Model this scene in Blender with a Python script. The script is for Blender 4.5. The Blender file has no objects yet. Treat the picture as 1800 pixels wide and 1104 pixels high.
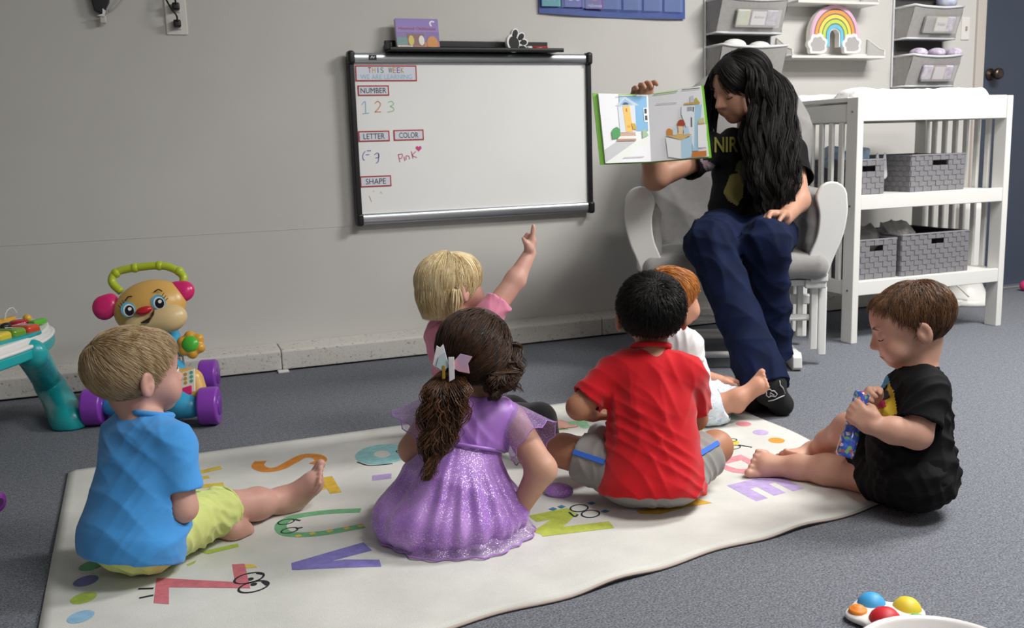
import bpy, bmesh, math, random
import numpy as np
from mathutils import Vector, Matrix, Quaternion

# ------------------------------------------------------------------ camera, world, light
scene = bpy.context.scene
C = scene.collection
FPX = 1700.0
PITCH, ROLL, YAW, CAMH = math.radians(9.7), math.radians(-1.75), math.radians(21.1), 0.80
_f = np.array([math.sin(YAW)*math.cos(PITCH), math.cos(YAW)*math.cos(PITCH), -math.sin(PITCH)])
_r = np.array([math.cos(YAW), -math.sin(YAW), 0.0]); _u = np.cross(_r, _f)
RT = math.cos(ROLL)*_r + math.sin(ROLL)*_u
UP = -math.sin(ROLL)*_r + math.cos(ROLL)*_u
FW = _f
CAM = np.array([0, 0, CAMH])
cam = bpy.data.cameras.new('camera'); cam_o = bpy.data.objects.new('camera', cam); C.objects.link(cam_o)
m = Matrix.Identity(4)
for i in range(3):
    m[i][0], m[i][1], m[i][2], m[i][3] = RT[i], UP[i], -FW[i], CAM[i]
cam_o.matrix_world = m
cam.sensor_width = 36.0; cam.lens = 36.0*FPX/1800.0; cam.clip_start = 0.02
cam.dof.use_dof = True; cam.dof.focus_distance = 2.0; cam.dof.aperture_fstop = 11.0
scene.camera = cam_o

world = bpy.data.worlds.new('world'); scene.world = world; world.use_nodes = True
world.node_tree.nodes['Background'].inputs[0].default_value = (0.85, 0.92, 1.0, 1)
world.node_tree.nodes['Background'].inputs[1].default_value = 0.15

def area_light(name, loc, size, power, color, rot=(0, 0, 0)):
    l = bpy.data.lights.new(name, 'AREA'); l.shape = 'RECTANGLE'; l.size, l.size_y = size
    l.energy = power; l.color = color
    o = bpy.data.objects.new(name, l); o.location = loc; o.rotation_euler = rot; C.objects.link(o)
    return o
area_light('ceiling_panel_light', (3.2, 1.7, 2.46), (1.2, 0.6), 112, (1.0, 0.985, 0.95))
area_light('ceiling_panel_light', (1.7, 0.6, 2.46), (1.2, 0.6), 56, (1.0, 0.985, 0.95))
area_light('ceiling_panel_light', (1.2, -2.2, 2.46), (1.2, 0.6), 28, (1.0, 0.985, 0.95))

vs = scene.view_settings
scene.display_settings.display_device = 'sRGB'
vs.view_transform = 'Standard'; vs.look = 'None'; vs.exposure = 0.0; vs.gamma = 1.0; vs.use_curve_mapping = False

# ------------------------------------------------------------------ helpers
def V3(p): return np.array(p, dtype=float)
def nrm(v):
    v = np.array(v, dtype=float); return v/max(np.linalg.norm(v), 1e-9)
def ray(x, y): return FW + RT*(x-900)/FPX - UP*(y-552)/FPX
def at(x, y, D): return CAM + ray(x, y)*D            # world point seen at (x, y) at depth D
def fl(x, y, z=0.0):                                  # world point seen at (x, y) at height z
    d = ray(x, y); return CAM + d*((z-CAMH)/d[2])
def dep(p): return float((np.array(p, float)-CAM)@FW)
def onY(x, y, Y):                                     # world point seen at (x, y) on the plane y = Y
    d = ray(x, y); return CAM + d*(Y/d[1])

def lin(c):
    if isinstance(c, str):
        c = c.lstrip('#'); c = [int(c[i:i+2], 16)/255 for i in (0, 2, 4)]
    return tuple((v/12.92 if v <= 0.04045 else ((v+0.055)/1.055)**2.4) for v in c[:3]) + (1.0,)

def mat(name, color, rough=0.6, metal=0.0, var=0.0, scale=40.0, bump=0.0, bscale=None, spec=None, color2=None,
        sheen=0.0, sub=0.0, alpha=1.0, trans=0.0, coat=0.0, bdist=0.002, stretch=None, detail=4.0):
    m = bpy.data.materials.new(name); m.use_nodes = True
    nt = m.node_tree; b = nt.nodes['Principled BSDF']
    col = lin(color)
    b.inputs['Base Color'].default_value = col
    b.inputs['Roughness'].default_value = rough; b.inputs['Metallic'].default_value = metal
    if spec is not None: b.inputs['Specular IOR Level'].default_value = spec
    if sheen: b.inputs['Sheen Weight'].default_value = sheen; b.inputs['Sheen Roughness'].default_value = 0.5
    if sub:
        b.inputs['Subsurface Weight'].default_value = sub
        b.inputs['Subsurface Radius'].default_value = (0.012, 0.005, 0.003); b.inputs['Subsurface Scale'].default_value = 0.6
    if coat: b.inputs['Coat Weight'].default_value = coat; b.inputs['Coat Roughness'].default_value = 0.08
    if alpha < 1: b.inputs['Alpha'].default_value = alpha
    if trans: b.inputs['Transmission Weight'].default_value = trans
    if var or bump or color2:
        tc = nt.nodes.new('ShaderNodeTexCoord'); src = tc.outputs['Object']
        if stretch:
            mp = nt.nodes.new('ShaderNodeMapping'); mp.inputs['Scale'].default_value = stretch
            nt.links.new(src, mp.inputs[0]); src = mp.outputs[0]
        if var or color2:
            n = nt.nodes.new('ShaderNodeTexNoise'); n.inputs['Scale'].default_value = scale; n.inputs['Detail'].default_value = detail
            nt.links.new(src, n.inputs['Vector'])
            r = nt.nodes.new('ShaderNodeValToRGB')
            if color2: c0, c1 = col, lin(color2)
            else:
                c0 = tuple(min(1, v*(1-var)) for v in col[:3])+(1,); c1 = tuple(min(1, v*(1+var)) for v in col[:3])+(1,)
            r.color_ramp.elements[0].position = 0.33; r.color_ramp.elements[1].position = 0.67
            r.color_ramp.elements[0].color = c0; r.color_ramp.elements[1].color = c1
            nt.links.new(n.outputs['Fac'], r.inputs[0]); nt.links.new(r.outputs[0], b.inputs['Base Color'])
        if bump:
            n2 = nt.nodes.new('ShaderNodeTexNoise'); n2.inputs['Scale'].default_value = bscale or scale; n2.inputs['Detail'].default_value = detail
            nt.links.new(src, n2.inputs['Vector'])
            bp = nt.nodes.new('ShaderNodeBump'); bp.inputs['Strength'].default_value = bump; bp.inputs['Distance'].default_value = bdist
            nt.links.new(n2.outputs['Fac'], bp.inputs['Height']); nt.links.new(bp.outputs[0], b.inputs['Normal'])
    return m

_flat = {}
def flat(color, rough=0.6, **k):
    key = (str(color), rough, tuple(sorted(k.items())))
    if key not in _flat: _flat[key] = mat('plain_'+str(color).strip('#'), color, rough, **k)
    return _flat[key]

LOCAL = False
def attach(o, parent):
    o.parent = parent
    if not LOCAL: o.matrix_parent_inverse = parent.matrix_world.inverted()
def mesh_obj(name, verts, faces, material, parent=None, smooth=False, bevel=0.0, seg=2, loc=None, kind=None):
    me = bpy.data.meshes.new(name)
    me.from_pydata([tuple(map(float, v)) for v in verts], [], [tuple(map(int, f)) for f in faces]); me.validate(); me.update()
    o = bpy.data.objects.new(name, me); C.objects.link(o)
    if material is not None: me.materials.append(material)
    if smooth: me.polygons.foreach_set('use_smooth', [True]*len(me.polygons))
    if bevel:
        b = o.modifiers.new('bevel', 'BEVEL'); b.width = bevel; b.segments = seg; b.limit_method = 'ANGLE'; b.angle_limit = math.radians(40)
        b.harden_normals = False
        me.polygons.foreach_set('use_smooth', [True]*len(me.polygons))
        w = o.modifiers.new('wn', 'WEIGHTED_NORMAL'); w.keep_sharp = True
    if parent is not None: attach(o, parent)
    if kind: o['kind'] = kind
    return o

def fast_obj(name, verts, quads, material, parent=None, smooth=True):   # numpy verts, (n,3|4) faces
    me = bpy.data.meshes.new(name)
    verts = np.asarray(verts, dtype=np.float32); quads = np.asarray(quads, dtype=np.int32)
    nf, k = quads.shape
    me.vertices.add(len(verts)); me.vertices.foreach_set('co', verts.ravel())
    me.loops.add(nf*k); me.loops.foreach_set('vertex_index', quads.ravel())
    me.polygons.add(nf); me.polygons.foreach_set('loop_start', np.arange(nf, dtype=np.int32)*k)
    me.polygons.foreach_set('use_smooth', np.full(nf, smooth))
    me.update(); me.validate()
    o = bpy.data.objects.new(name, me); C.objects.link(o)
    if material is not None: me.materials.append(material)
    if parent is not None: attach(o, parent)
    return o

def tag(o, label, cat, group=None, kind=None):
    if label: o['label'] = label
    if cat: o['category'] = cat
    if group: o['group'] = group
    if kind: o['kind'] = kind
    return o
def thing(name, label, cat, loc=(0, 0, 0), rotz=0.0, group=None):
    o = bpy.data.objects.new(name, None); C.objects.link(o); o.empty_display_size = 0.05
    o.location = tuple(map(float, loc)); o.rotation_euler = (0, 0, rotz)
    o.matrix_world = Matrix.Translation(Vector(tuple(map(float, loc)))) @ Matrix.Rotation(rotz, 4, 'Z')
    return tag(o, label, cat, group)
def struct(o): o['kind'] = 'structure'; return o
def lab(o, text): o['label'] = text; return o

class MB:                                             # mesh collector
    def __init__(s): s.v = []; s.f = []
    def add(s, vs, fs):
        n = len(s.v); s.v += [tuple(v) for v in vs]; s.f += [tuple(i+n for i in f) for f in fs]; return s
    def box(s, c, size, M=None):
        c = V3(c); h = V3(size)/2; M = np.eye(3) if M is None else M
        vs = [c + M @ (h*np.array(q)) for q in ((-1,-1,-1),(1,-1,-1),(1,1,-1),(-1,1,-1),(-1,-1,1),(1,-1,1),(1,1,1),(-1,1,1))]
        return s.add(vs, [(0,3,2,1),(4,5,6,7),(0,1,5,4),(1,2,6,5),(2,3,7,6),(3,0,4,7)])
    def b2(s, lo, hi): return s.box((V3(lo)+V3(hi))/2, V3(hi)-V3(lo))
    def prism(s, poly, axis_o, U, W, N, depth):       # polygon (u,w) placed at axis_o, extruded depth along N
        o = V3(axis_o); U, W, N = V3(U), V3(W), V3(N); n = len(poly)
        a = [o + U*p[0] + W*p[1] for p in poly]; b = [q + N*depth for q in a]
        return s.add(a+b, [tuple(range(n))[::-1], tuple(range(n, 2*n))] + [(i, (i+1) % n, n+(i+1) % n, n+i) for i in range(n)])
    def tube(s, pts, rad, n=8, cap=True):
        pts = [V3(p) for p in pts]; k = len(pts)
        rad = [rad]*k if np.isscalar(rad) else list(rad)
        t0 = nrm(pts[1]-pts[0]); ref = np.array([0, 0, 1.0]) if abs(t0[2]) < .9 else np.array([1.0, 0, 0])
        u = nrm(np.cross(t0, ref)); vs = []; fs = []
        for i in range(k):
            t = nrm(pts[min(i+1, k-1)]-pts[max(i-1, 0)])
            u = nrm(u - t*(u@t)); w = np.cross(t, u)
            for j in range(n):
                a = 2*math.pi*j/n; vs.append(pts[i] + (u*math.cos(a)+w*math.sin(a))*rad[i])
        for i in range(k-1):
            for j in range(n):
                fs.append((i*n+j, i*n+(j+1) % n, (i+1)*n+(j+1) % n, (i+1)*n+j))
        if cap: fs += [tuple(range(n))[::-1], tuple(range((k-1)*n, k*n))]
        return s.add(vs, fs)
    def lathe(s, prof, c, axis=(0, 0, 1), n=24):      # prof [(r, h)]
        ax = nrm(axis); ref = np.array([0, 0, 1.0]) if abs(ax[2]) < .9 else np.array([1.0, 0, 0])
        u = nrm(np.cross(ref, ax)); w = np.cross(ax, u); vs = []; fs = []; c = V3(c)
        for r, h in prof:
            for j in range(n):
                a = 2*math.pi*j/n; vs.append(c + ax*h + (u*math.cos(a)+w*math.sin(a))*max(r, 1e-4))
        for i in range(len(prof)-1):
            for j in range(n):
                fs.append((i*n+j, i*n+(j+1) % n, (i+1)*n+(j+1) % n, (i+1)*n+j))
        fs += [tuple(range(n))[::-1], tuple(range((len(prof)-1)*n, len(prof)*n))]
        return s.add(vs, fs)
    def ell(s, c, r, M=None, n=20, k=12):
        M = np.eye(3) if M is None else M; vs = []; fs = []; c = V3(c)
        for i in range(1, k):
            p = math.pi*i/k
            for j in range(n):
                a = 2*math.pi*j/n
                vs.append(c + M @ (np.array([math.sin(p)*math.cos(a), math.sin(p)*math.sin(a), math.cos(p)])*V3(r)))
        for i in range(k-2):
            for j in range(n): fs.append((i*n+j, (i+1)*n+j, (i+1)*n+(j+1) % n, i*n+(j+1) % n))
        t = len(vs); vs += [c + M @ np.array([0, 0, r[2]]), c - M @ np.array([0, 0, r[2]])]
        for j in range(n):
            fs.append((t, j, (j+1) % n)); fs.append((t+1, (k-2)*n+(j+1) % n, (k-2)*n+j))
        return s.add(vs, fs)
    def sheet(s, grid):                               # grid [rows][cols] of points
        r, c = len(grid), len(grid[0]); vs = [p for row in grid for p in row]
        return s.add(vs, [(i*c+j, i*c+j+1, (i+1)*c+j+1, (i+1)*c+j) for i in range(r-1) for j in range(c-1)])
    def build(s, name, material, parent=None, smooth=False, bevel=0.0, seg=2, kind=None):
        return mesh_obj(name, s.v, s.f, material, parent, smooth, bevel, seg, kind=kind)

def text_geo(s, size=1.0, bold=0.0):
    cu = bpy.data.curves.new('t', 'FONT'); cu.body = s; cu.size = size; cu.align_x = 'CENTER'; cu.align_y = 'CENTER'; cu.resolution_u = 3; cu.offset = bold
    o = bpy.data.objects.new('t', cu); C.objects.link(o)
    dg = bpy.context.evaluated_depsgraph_get(); ev = o.evaluated_get(dg); me = ev.to_mesh()
    vs = [tuple(v.co) for v in me.vertices]; fs = [tuple(p.vertices) for p in me.polygons]
    ev.to_mesh_clear(); bpy.data.objects.remove(o); bpy.data.curves.remove(cu)
    return vs, fs
def text_on(name, s, o, U, W, width, height, material, parent, lift=0.0006, bold=0.0):
    """lettering fitted to width x height, centred at o in the plane (U, W)"""
    vs, fs = text_geo(s, 1.0, bold); a = np.array(vs); lo, hi = a.min(0), a.max(0)
    U, W = nrm(U), nrm(W); N = np.cross(U, W)
    a = (a - (lo+hi)/2); sx = width/(hi[0]-lo[0]); sy = height/(hi[1]-lo[1]) if height else sx
    P = V3(o) + np.outer(a[:, 0]*sx, U) + np.outer(a[:, 1]*sy, W) + N*lift
    return mesh_obj(name, P, fs, material, parent)
def ring_geo(c, U, W, rx, ry, w, n=24, a0=0, a1=2*math.pi):
    U, W = nrm(U), nrm(W); vs = []; fs = []; c = V3(c)
    for i in range(n+1):
        a = a0+(a1-a0)*i/n
        vs.append(c+U*math.cos(a)*(rx-w/2)+W*math.sin(a)*(ry-w/2)); vs.append(c+U*math.cos(a)*(rx+w/2)+W*math.sin(a)*(ry+w/2))
    for i in range(n): fs.append((2*i, 2*i+1, 2*i+3, 2*i+2))
    return vs, fs
def stroke_geo(pts, U, W, o, w):
    """ribbon stroke through 2-D points in the plane (o, U, W)"""
    U, W = nrm(U), nrm(W); N = np.cross(U, W); P = [V3(o)+U*p[0]+W*p[1] for p in pts]; vs = []; fs = []
    for i, p in enumerate(P):
        t = nrm(P[min(i+1, len(P)-1)]-P[max(i-1, 0)]); s = np.cross(N, t)
        vs += [p-s*w/2, p+s*w/2]
    for i in range(len(P)-1): fs.append((2*i, 2*i+2, 2*i+3, 2*i+1))
    return vs, fs
def catmull(pts, n=6):
    P = [V3(p) for p in pts]; P = [2*P[0]-P[1]] + P + [2*P[-1]-P[-2]]; out = []
    for i in range(1, len(P)-2):
        for k in range(n):
            t = k/n; out.append(0.5*((2*P[i]) + (-P[i-1]+P[i+1])*t + (2*P[i-1]-5*P[i]+4*P[i+1]-P[i+2])*t*t + (-P[i-1]+3*P[i]-3*P[i+1]+P[i+2])*t**3))
    return out + [P[-2]]

# ------------------------------------------------------------------ implicit surfaces (bodies, clothes, cushions)
def smin(a, b, k):
    if k <= 1e-6: return np.minimum(a, b)
    h = np.maximum(k-np.abs(a-b), 0)/k
    return np.minimum(a, b)-h*h*k*0.25
class Blob:
    """soft union of round cones, ellipsoids and boxes, meshed into one continuous surface"""
    def __init__(s): s.p = []
    def _add(s, fn, lo, hi, k, op): s.p.append((fn, V3(lo), V3(hi), k, op)); return s
    def rc(s, a, b, ra, rb, k=0.01, op='u', clip=(), flat=None):
        """round cone a->b; flat=(sx direction, factor) squeezes the section along that direction"""
        a, b = V3(a), V3(b); ba = b-a; L2 = max(ba@ba, 1e-9); R = max(ra, rb)
        fd = None if flat is None else (nrm(flat[0]), flat[1])
        def fn(P):
            q = P-a.astype(np.float32); t = np.clip(q@(ba/L2).astype(np.float32), 0, 1)
            w = q-t[..., None]*ba.astype(np.float32)
            if fd is not None:
                c = w@fd[0].astype(np.float32); w = w+(c*(1/fd[1]-1))[..., None]*fd[0].astype(np.float32)
                d = (np.sqrt((w*w).sum(-1))-(ra+(rb-ra)*t))*min(fd[1], 1.0)
            else: d = np.sqrt((w*w).sum(-1))-(ra+(rb-ra)*t)
            for pt, n in clip: d = np.maximum(d, (P-V3(pt).astype(np.float32))@nrm(n).astype(np.float32))
            return d
        R2 = R*(max(1.0, flat[1]) if flat else 1.0)
        return s._add(fn, np.minimum(a, b)-R2, np.maximum(a, b)+R2, k, op)
    def el(s, c, r, M=None, k=0.01, op='u', clip=()):
        c, r = V3(c), V3(r); M = np.eye(3) if M is None else np.array(M)
        Mi = M.T.astype(np.float32)
        def fn(P):
            q = (P-c.astype(np.float32))@Mi.T
            k0 = np.sqrt(((q/r.astype(np.float32))**2).sum(-1)); k1 = np.sqrt(((q/(r*r).astype(np.float32))**2).sum(-1))+1e-9
            d = k0*(k0-1)/k1
            for pt, n in clip: d = np.maximum(d, (P-V3(pt).astype(np.float32))@nrm(n).astype(np.float32))
            return d
        e = np.abs(M)@r
        return s._add(fn, c-e, c+e, k, op)
    def box(s, c, half, M=None, rnd=0.01, k=0.01, op='u'):
        c, hf = V3(c), V3(half); M = np.eye(3) if M is None else np.array(M); Mi = M.T.astype(np.float32)
        def fn(P):
            q = np.abs((P-c.astype(np.float32))@Mi.T)-(hf-rnd).astype(np.float32)
            return np.sqrt((np.maximum(q, 0)**2).sum(-1))+np.minimum(q.max(-1), 0)-rnd
        e = np.abs(M)@hf
        return s._add(fn, c-e, c+e, k, op)
    def mesh(s, h, smooth=1, disp=None, fdisp=None, floor=None, clip=()):
        us = [p for p in s.p if p[4] == 'u']
        lo = np.min([p[1] for p in us], 0)-4*h-0.012; hi = np.max([p[2] for p in us], 0)+4*h+0.012
        n = np.ceil((hi-lo)/h).astype(int)+1
        F = np.full(tuple(n), 0.5, np.float32)
        ax = [(lo[i]+np.arange(n[i])*h).astype(np.float32) for i in range(3)]
        for fn, a, b, k, op in s.p:
            mg = k+3*h+(0.006 if fdisp else 0)
            i0 = np.clip(np.floor((a-mg-lo)/h).astype(int), 0, n); i1 = np.clip(np.ceil((b+mg-lo)/h).astype(int)+1, 0, n)
            if np.any(i1 <= i0): continue
            sl = tuple(slice(i0[j], i1[j]) for j in range(3))
            P = np.stack(np.meshgrid(*[ax[j][sl[j]] for j in range(3)], indexing='ij'), -1)
            d = fn(P)
            if op == 'u': F[sl] = smin(F[sl], d, k)
            elif op == 's': F[sl] = -smin(-F[sl], d, k)
        if clip or fdisp or floor is not None:
            P = np.stack(np.meshgrid(*ax, indexing='ij'), -1)
            if fdisp: F = F+fdisp(P)
            for pt, nn in clip: F = np.maximum(F, (P-V3(pt).astype(np.float32))@nrm(nn).astype(np.float32))
            if floor is not None: F = np.maximum(F, floor-P[..., 2])
        v, q = surfnet(F, lo, h)
        for _ in range(smooth): v = relax(v, q)
        if disp is not None: v = v+normals(v, q)*disp(v)[:, None]
        return v, q
    def build(s, name, material, parent=None, h=0.004, smooth=1, **kw):
        v, q = s.mesh(h, smooth, **kw); return fast_obj(name, v, q, material, parent)
def surfnet(F, lo, h):
    S = F < 0
    cnt = np.zeros(tuple(np.array(F.shape)-1), np.int8)
    cs = [(i, j, k) for i in (0, 1) for j in (0, 1) for k in (0, 1)]
    for i, j, k in cs: cnt += S[i:F.shape[0]-1+i, j:F.shape[1]-1+j, k:F.shape[2]-1+k]
    I = np.argwhere((cnt > 0) & (cnt < 8)); idx = np.full(cnt.shape, -1, np.int32); idx[I[:, 0], I[:, 1], I[:, 2]] = np.arange(len(I))
    val = np.stack([F[I[:, 0]+c[0], I[:, 1]+c[1], I[:, 2]+c[2]] for c in cs], 1)
    acc = np.zeros((len(I), 3)); num = np.zeros(len(I)); ca = np.array(cs, float)
    for a in range(8):
        for b in range(a+1, 8):
            if np.abs(ca[a]-ca[b]).sum() != 1: continue
            x = (val[:, a] < 0) != (val[:, b] < 0); va, vb = val[x, a], val[x, b]
            t = (va/(va-vb))[:, None]; acc[x] += ca[a]*(1-t)+ca[b]*t; num[x] += 1
    v = lo+(I+acc/num[:, None])*h
    Q = []
    for axn in range(3):
        A = np.moveaxis(S, axn, 0); X = np.moveaxis(idx, axn, 0)
        e = np.argwhere(A[1:, 1:-1, 1:-1] != A[:-1, 1:-1, 1:-1])
        i, j, k = e[:, 0], e[:, 1]+1, e[:, 2]+1
        q = np.stack([X[i, j-1, k-1], X[i, j, k-1], X[i, j, k], X[i, j-1, k]], 1)
        flip = A[i+1, j, k] if axn != 1 else ~A[i+1, j, k]
        q[flip] = q[flip][:, ::-1]; Q.append(q)
    return v, np.concatenate(Q)
def relax(v, q, f=0.5):
    a = np.concatenate([q[:, 0], q[:, 1], q[:, 2], q[:, 3]]); b = np.concatenate([q[:, 1], q[:, 2], q[:, 3], q[:, 0]])
    aa = np.concatenate([a, b]); bb = np.concatenate([b, a]); n = len(v); c = np.maximum(np.bincount(aa, minlength=n), 1)
    m = np.stack([np.bincount(aa, v[bb, i], n)/c for i in range(3)], 1)
    return v+(m-v)*f
def normals(v, q):
    f = np.cross(v[q[:, 2]]-v[q[:, 0]], v[q[:, 3]]-v[q[:, 1]]); n = np.zeros_like(v)
    for i in range(4):
        for k in range(3): n[:, k] += np.bincount(q[:, i], f[:, k], len(v))
    return n/np.maximum(np.linalg.norm(n, axis=1), 1e-12)[:, None]
def folds(amp, seed, freq=28.0, dirs=None):
    """cloth creases: warped sine ridges, displacement along the normal"""
    rs = np.random.RandomState(seed); W = []
    for i in range(5):
        d = nrm(rs.randn(3)) if dirs is None else nrm(V3(dirs[i % len(dirs)])+rs.randn(3)*.25)
        W.append((d*freq*(0.6+0.8*rs.rand()), rs.rand()*6.28, nrm(rs.randn(3))*freq*.45, rs.rand()*6.28, rs.rand(3)*20))
    def fn(v):
        o = np.zeros(len(v))
        for w, ph, w2, p2, off in W:
            m = 0.5+0.5*np.sin(v@w2*0.8+p2+off[0]); s = np.sin(v@w+ph+1.6*np.sin(v@w2+p2))
            o += m*m*(1-2*np.abs(s)**0.8)
        return o*amp/2.0
    return fn
def strands(name, P, r0, r1, material, parent, sides=3, seed=0):
    """P (m,n,3) strand polylines -> one mesh of thin tapered tubes"""
    P = np.asarray(P, float); mN, n, _ = P.shape
    T = np.empty_like(P); T[:, 1:-1] = P[:, 2:]-P[:, :-2]; T[:, 0] = P[:, 1]-P[:, 0]; T[:, -1] = P[:, -1]-P[:, -2]
    T /= np.maximum(np.linalg.norm(T, axis=2, keepdims=True), 1e-9)
    ref = np.random.RandomState(seed).randn(mN, 1, 3)
    U = np.cross(T, ref); U /= np.maximum(np.linalg.norm(U, axis=2, keepdims=True), 1e-9); Wv = np.cross(T, U)
    R = np.linspace(0, 1, n)[None, :, None]; rad = (r0*(1-R**2)+r1*R**2)
    rad = rad*np.minimum(1, 0.35+3*R)
    V = np.stack([P+(U*math.cos(2*math.pi*j/sides)+Wv*math.sin(2*math.pi*j/sides))*rad for j in range(sides)], 2)  # m,n,s,3
    base = (np.arange(mN)*n*sides)[:, None, None]+(np.arange(n-1)*sides)[None, :, None]
    j = np.arange(sides)[None, None, :]; j2 = (j+1) % sides
    Q = np.stack([base+j, base+j2, base+sides+j2, base+sides+j], -1).reshape(-1, 4)
    return fast_obj(name, V.reshape(-1, 3), Q, material, parent)
def basis(fwd, up):
    f = nrm(fwd); u = V3(up); u = nrm(u-f*(u@f)); r = np.cross(f, u)
    return np.stack([r, f, u], 1)                     # columns: right, forward, up
# ------------------------------------------------------------------ the room
M_wall = mat('painted_wall', '#cac8c4', 0.75, var=0.035, scale=1.7, bump=0.05, bscale=160)
M_carpet = None
def carpet_mat():
    m = bpy.data.materials.new('grey_carpet'); m.use_nodes = True; nt = m.node_tree; b = nt.nodes['Principled BSDF']
    tc = nt.nodes.new('ShaderNodeTexCoord')
    n1 = nt.nodes.new('ShaderNodeTexNoise'); n1.inputs['Scale'].default_value = 260; n1.inputs['Detail'].default_value = 6; n1.inputs['Roughness'].default_value = 0.75
    n2 = nt.nodes.new('ShaderNodeTexNoise'); n2.inputs['Scale'].default_value = 70; n2.inputs['Detail'].default_value = 4
    r1 = nt.nodes.new('ShaderNodeValToRGB'); r1.color_ramp.elements[0].position = .34; r1.color_ramp.elements[1].position = .66
    r1.color_ramp.elements[0].color = lin('#393c42'); r1.color_ramp.elements[1].color = lin('#9fa3ac')
    mx = nt.nodes.new('ShaderNodeMix'); mx.data_type = 'RGBA'; mx.blend_type = 'MULTIPLY'; mx.inputs[0].default_value = .8
    r2 = nt.nodes.new('ShaderNodeValToRGB'); r2.color_ramp.elements[0].position = .3; r2.color_ramp.elements[1].position = .7
    r2.color_ramp.elements[0].color = (.72, .72, .72, 1); r2.color_ramp.elements[1].color = (1, 1, 1, 1)
    for n in (n1, n2): nt.links.new(tc.outputs['Object'], n.inputs['Vector'])
    nt.links.new(n1.outputs['Fac'], r1.inputs[0]); nt.links.new(n2.outputs['Fac'], r2.inputs[0])
    nt.links.new(r1.outputs[0], mx.inputs[6]); nt.links.new(r2.outputs[0], mx.inputs[7]); nt.links.new(mx.outputs[2], b.inputs['Base Color'])
    bp = nt.nodes.new('ShaderNodeBump'); bp.inputs['Strength'].default_value = .6; bp.inputs['Distance'].default_value = .003
    nt.links.new(n1.outputs['Fac'], bp.inputs['Height']); nt.links.new(bp.outputs[0], b.inputs['Normal'])
    b.inputs['Roughness'].default_value = .95; b.inputs['Specular IOR Level'].default_value = .1
    return m
M_carpet = carpet_mat()
def concrete_mat():
    m = bpy.data.materials.new('speckled_concrete'); m.use_nodes = True; nt = m.node_tree; b = nt.nodes['Principled BSDF']
    tc = nt.nodes.new('ShaderNodeTexCoord')
    v = nt.nodes.new('ShaderNodeTexNoise'); v.inputs['Scale'].default_value = 75; v.inputs['Detail'].default_value = 5; v.inputs['Roughness'].default_value = .7
    r = nt.nodes.new('ShaderNodeValToRGB'); r.color_ramp.elements[0].position = .30; r.color_ramp.elements[1].position = .42
    r.color_ramp.elements[0].color = lin('#6d6b69'); r.color_ramp.elements[1].color = lin('#cfccc6')
    nt.links.new(tc.outputs['Object'], v.inputs['Vector']); nt.links.new(v.outputs['Fac'], r.inputs[0]); nt.links.new(r.outputs[0], b.inputs['Base Color'])
    bp = nt.nodes.new('ShaderNodeBump'); bp.inputs['Strength'].default_value = .5; bp.inputs['Distance'].default_value = .004
    nt.links.new(v.outputs['Fac'], bp.inputs['Height']); nt.links.new(bp.outputs[0], b.inputs['Normal'])
    b.inputs['Roughness'].default_value = .9
    return m
M_conc = concrete_mat()
WY = 3.75                                             # face of the back wall
X0, X1, Y0, ZC = -2.6, 5.6, -3.6, 2.5
struct(MB().b2((X0-.1, Y0-.1, -.08), (X1+.1, WY+.12, 0)).build('floor', M_carpet))
DX0, DX1, DZ = 3.99, 4.90, 2.05                       # door opening
wb_ = MB().b2((X0, WY, 0), (DX0, WY+.1, ZC)); wb_.b2((DX1, WY, 0), (X1, WY+.1, ZC)); wb_.b2((DX0, WY, DZ), (DX1, WY+.1, ZC))
struct(wb_.build('wall_back', M_wall))
struct(MB().b2((X0-.1, Y0, 0), (X0, WY+.1, ZC)).build('wall_left', M_wall))
struct(MB().b2((X1, Y0, 0), (X1+.1, WY+.1, ZC)).build('wall_right', M_wall))
struct(MB().b2((X0-.1, Y0-.1, 0), (X1+.1, Y0, ZC)).build('wall_front', M_wall))
struct(MB().b2((X0-.1, Y0-.1, ZC), (X1+.1, WY+.1, ZC+.08)).build('ceiling', flat('#e6e4e0', .9)))
# raised concrete kerb along the foot of the back wall: three cast lengths
kerb = thing('baseboard_back', None, None, (0, 3.63, 0)); kerb['kind'] = 'structure'
xs = [X0, onY(497, 655, 3.63)[0], onY(1059, 589, 3.63)[0], 3.9]
for i in range(3):
    k = MB().prism([(3.63, .006), (3.632, .075), (3.645, .083), (WY, .088), (WY, .006)], (xs[i]+.0012, 0, 0), (0, 1, 0), (0, 0, 1), (1, 0, 0), xs[i+1]-xs[i]-.0024)
    k.build('kerb_length', M_conc, kerb, bevel=.004)
p = fl(500, 657)
tag(MB().box((p[0], 3.612, .004), (.04, .03, .008)).build('wedge', flat('#e8e8e6', .5), bevel=.002), 'small white plastic wedge on the carpet at the kerb joint', 'wedge')
# wall seam: shallow taped line of the panelling
sm = MB(); sm.b2((X0, WY-.0012, .521), (.80, WY, .5225)); sm.build('trim_1', M_wall)['kind'] = 'structure'
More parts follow.
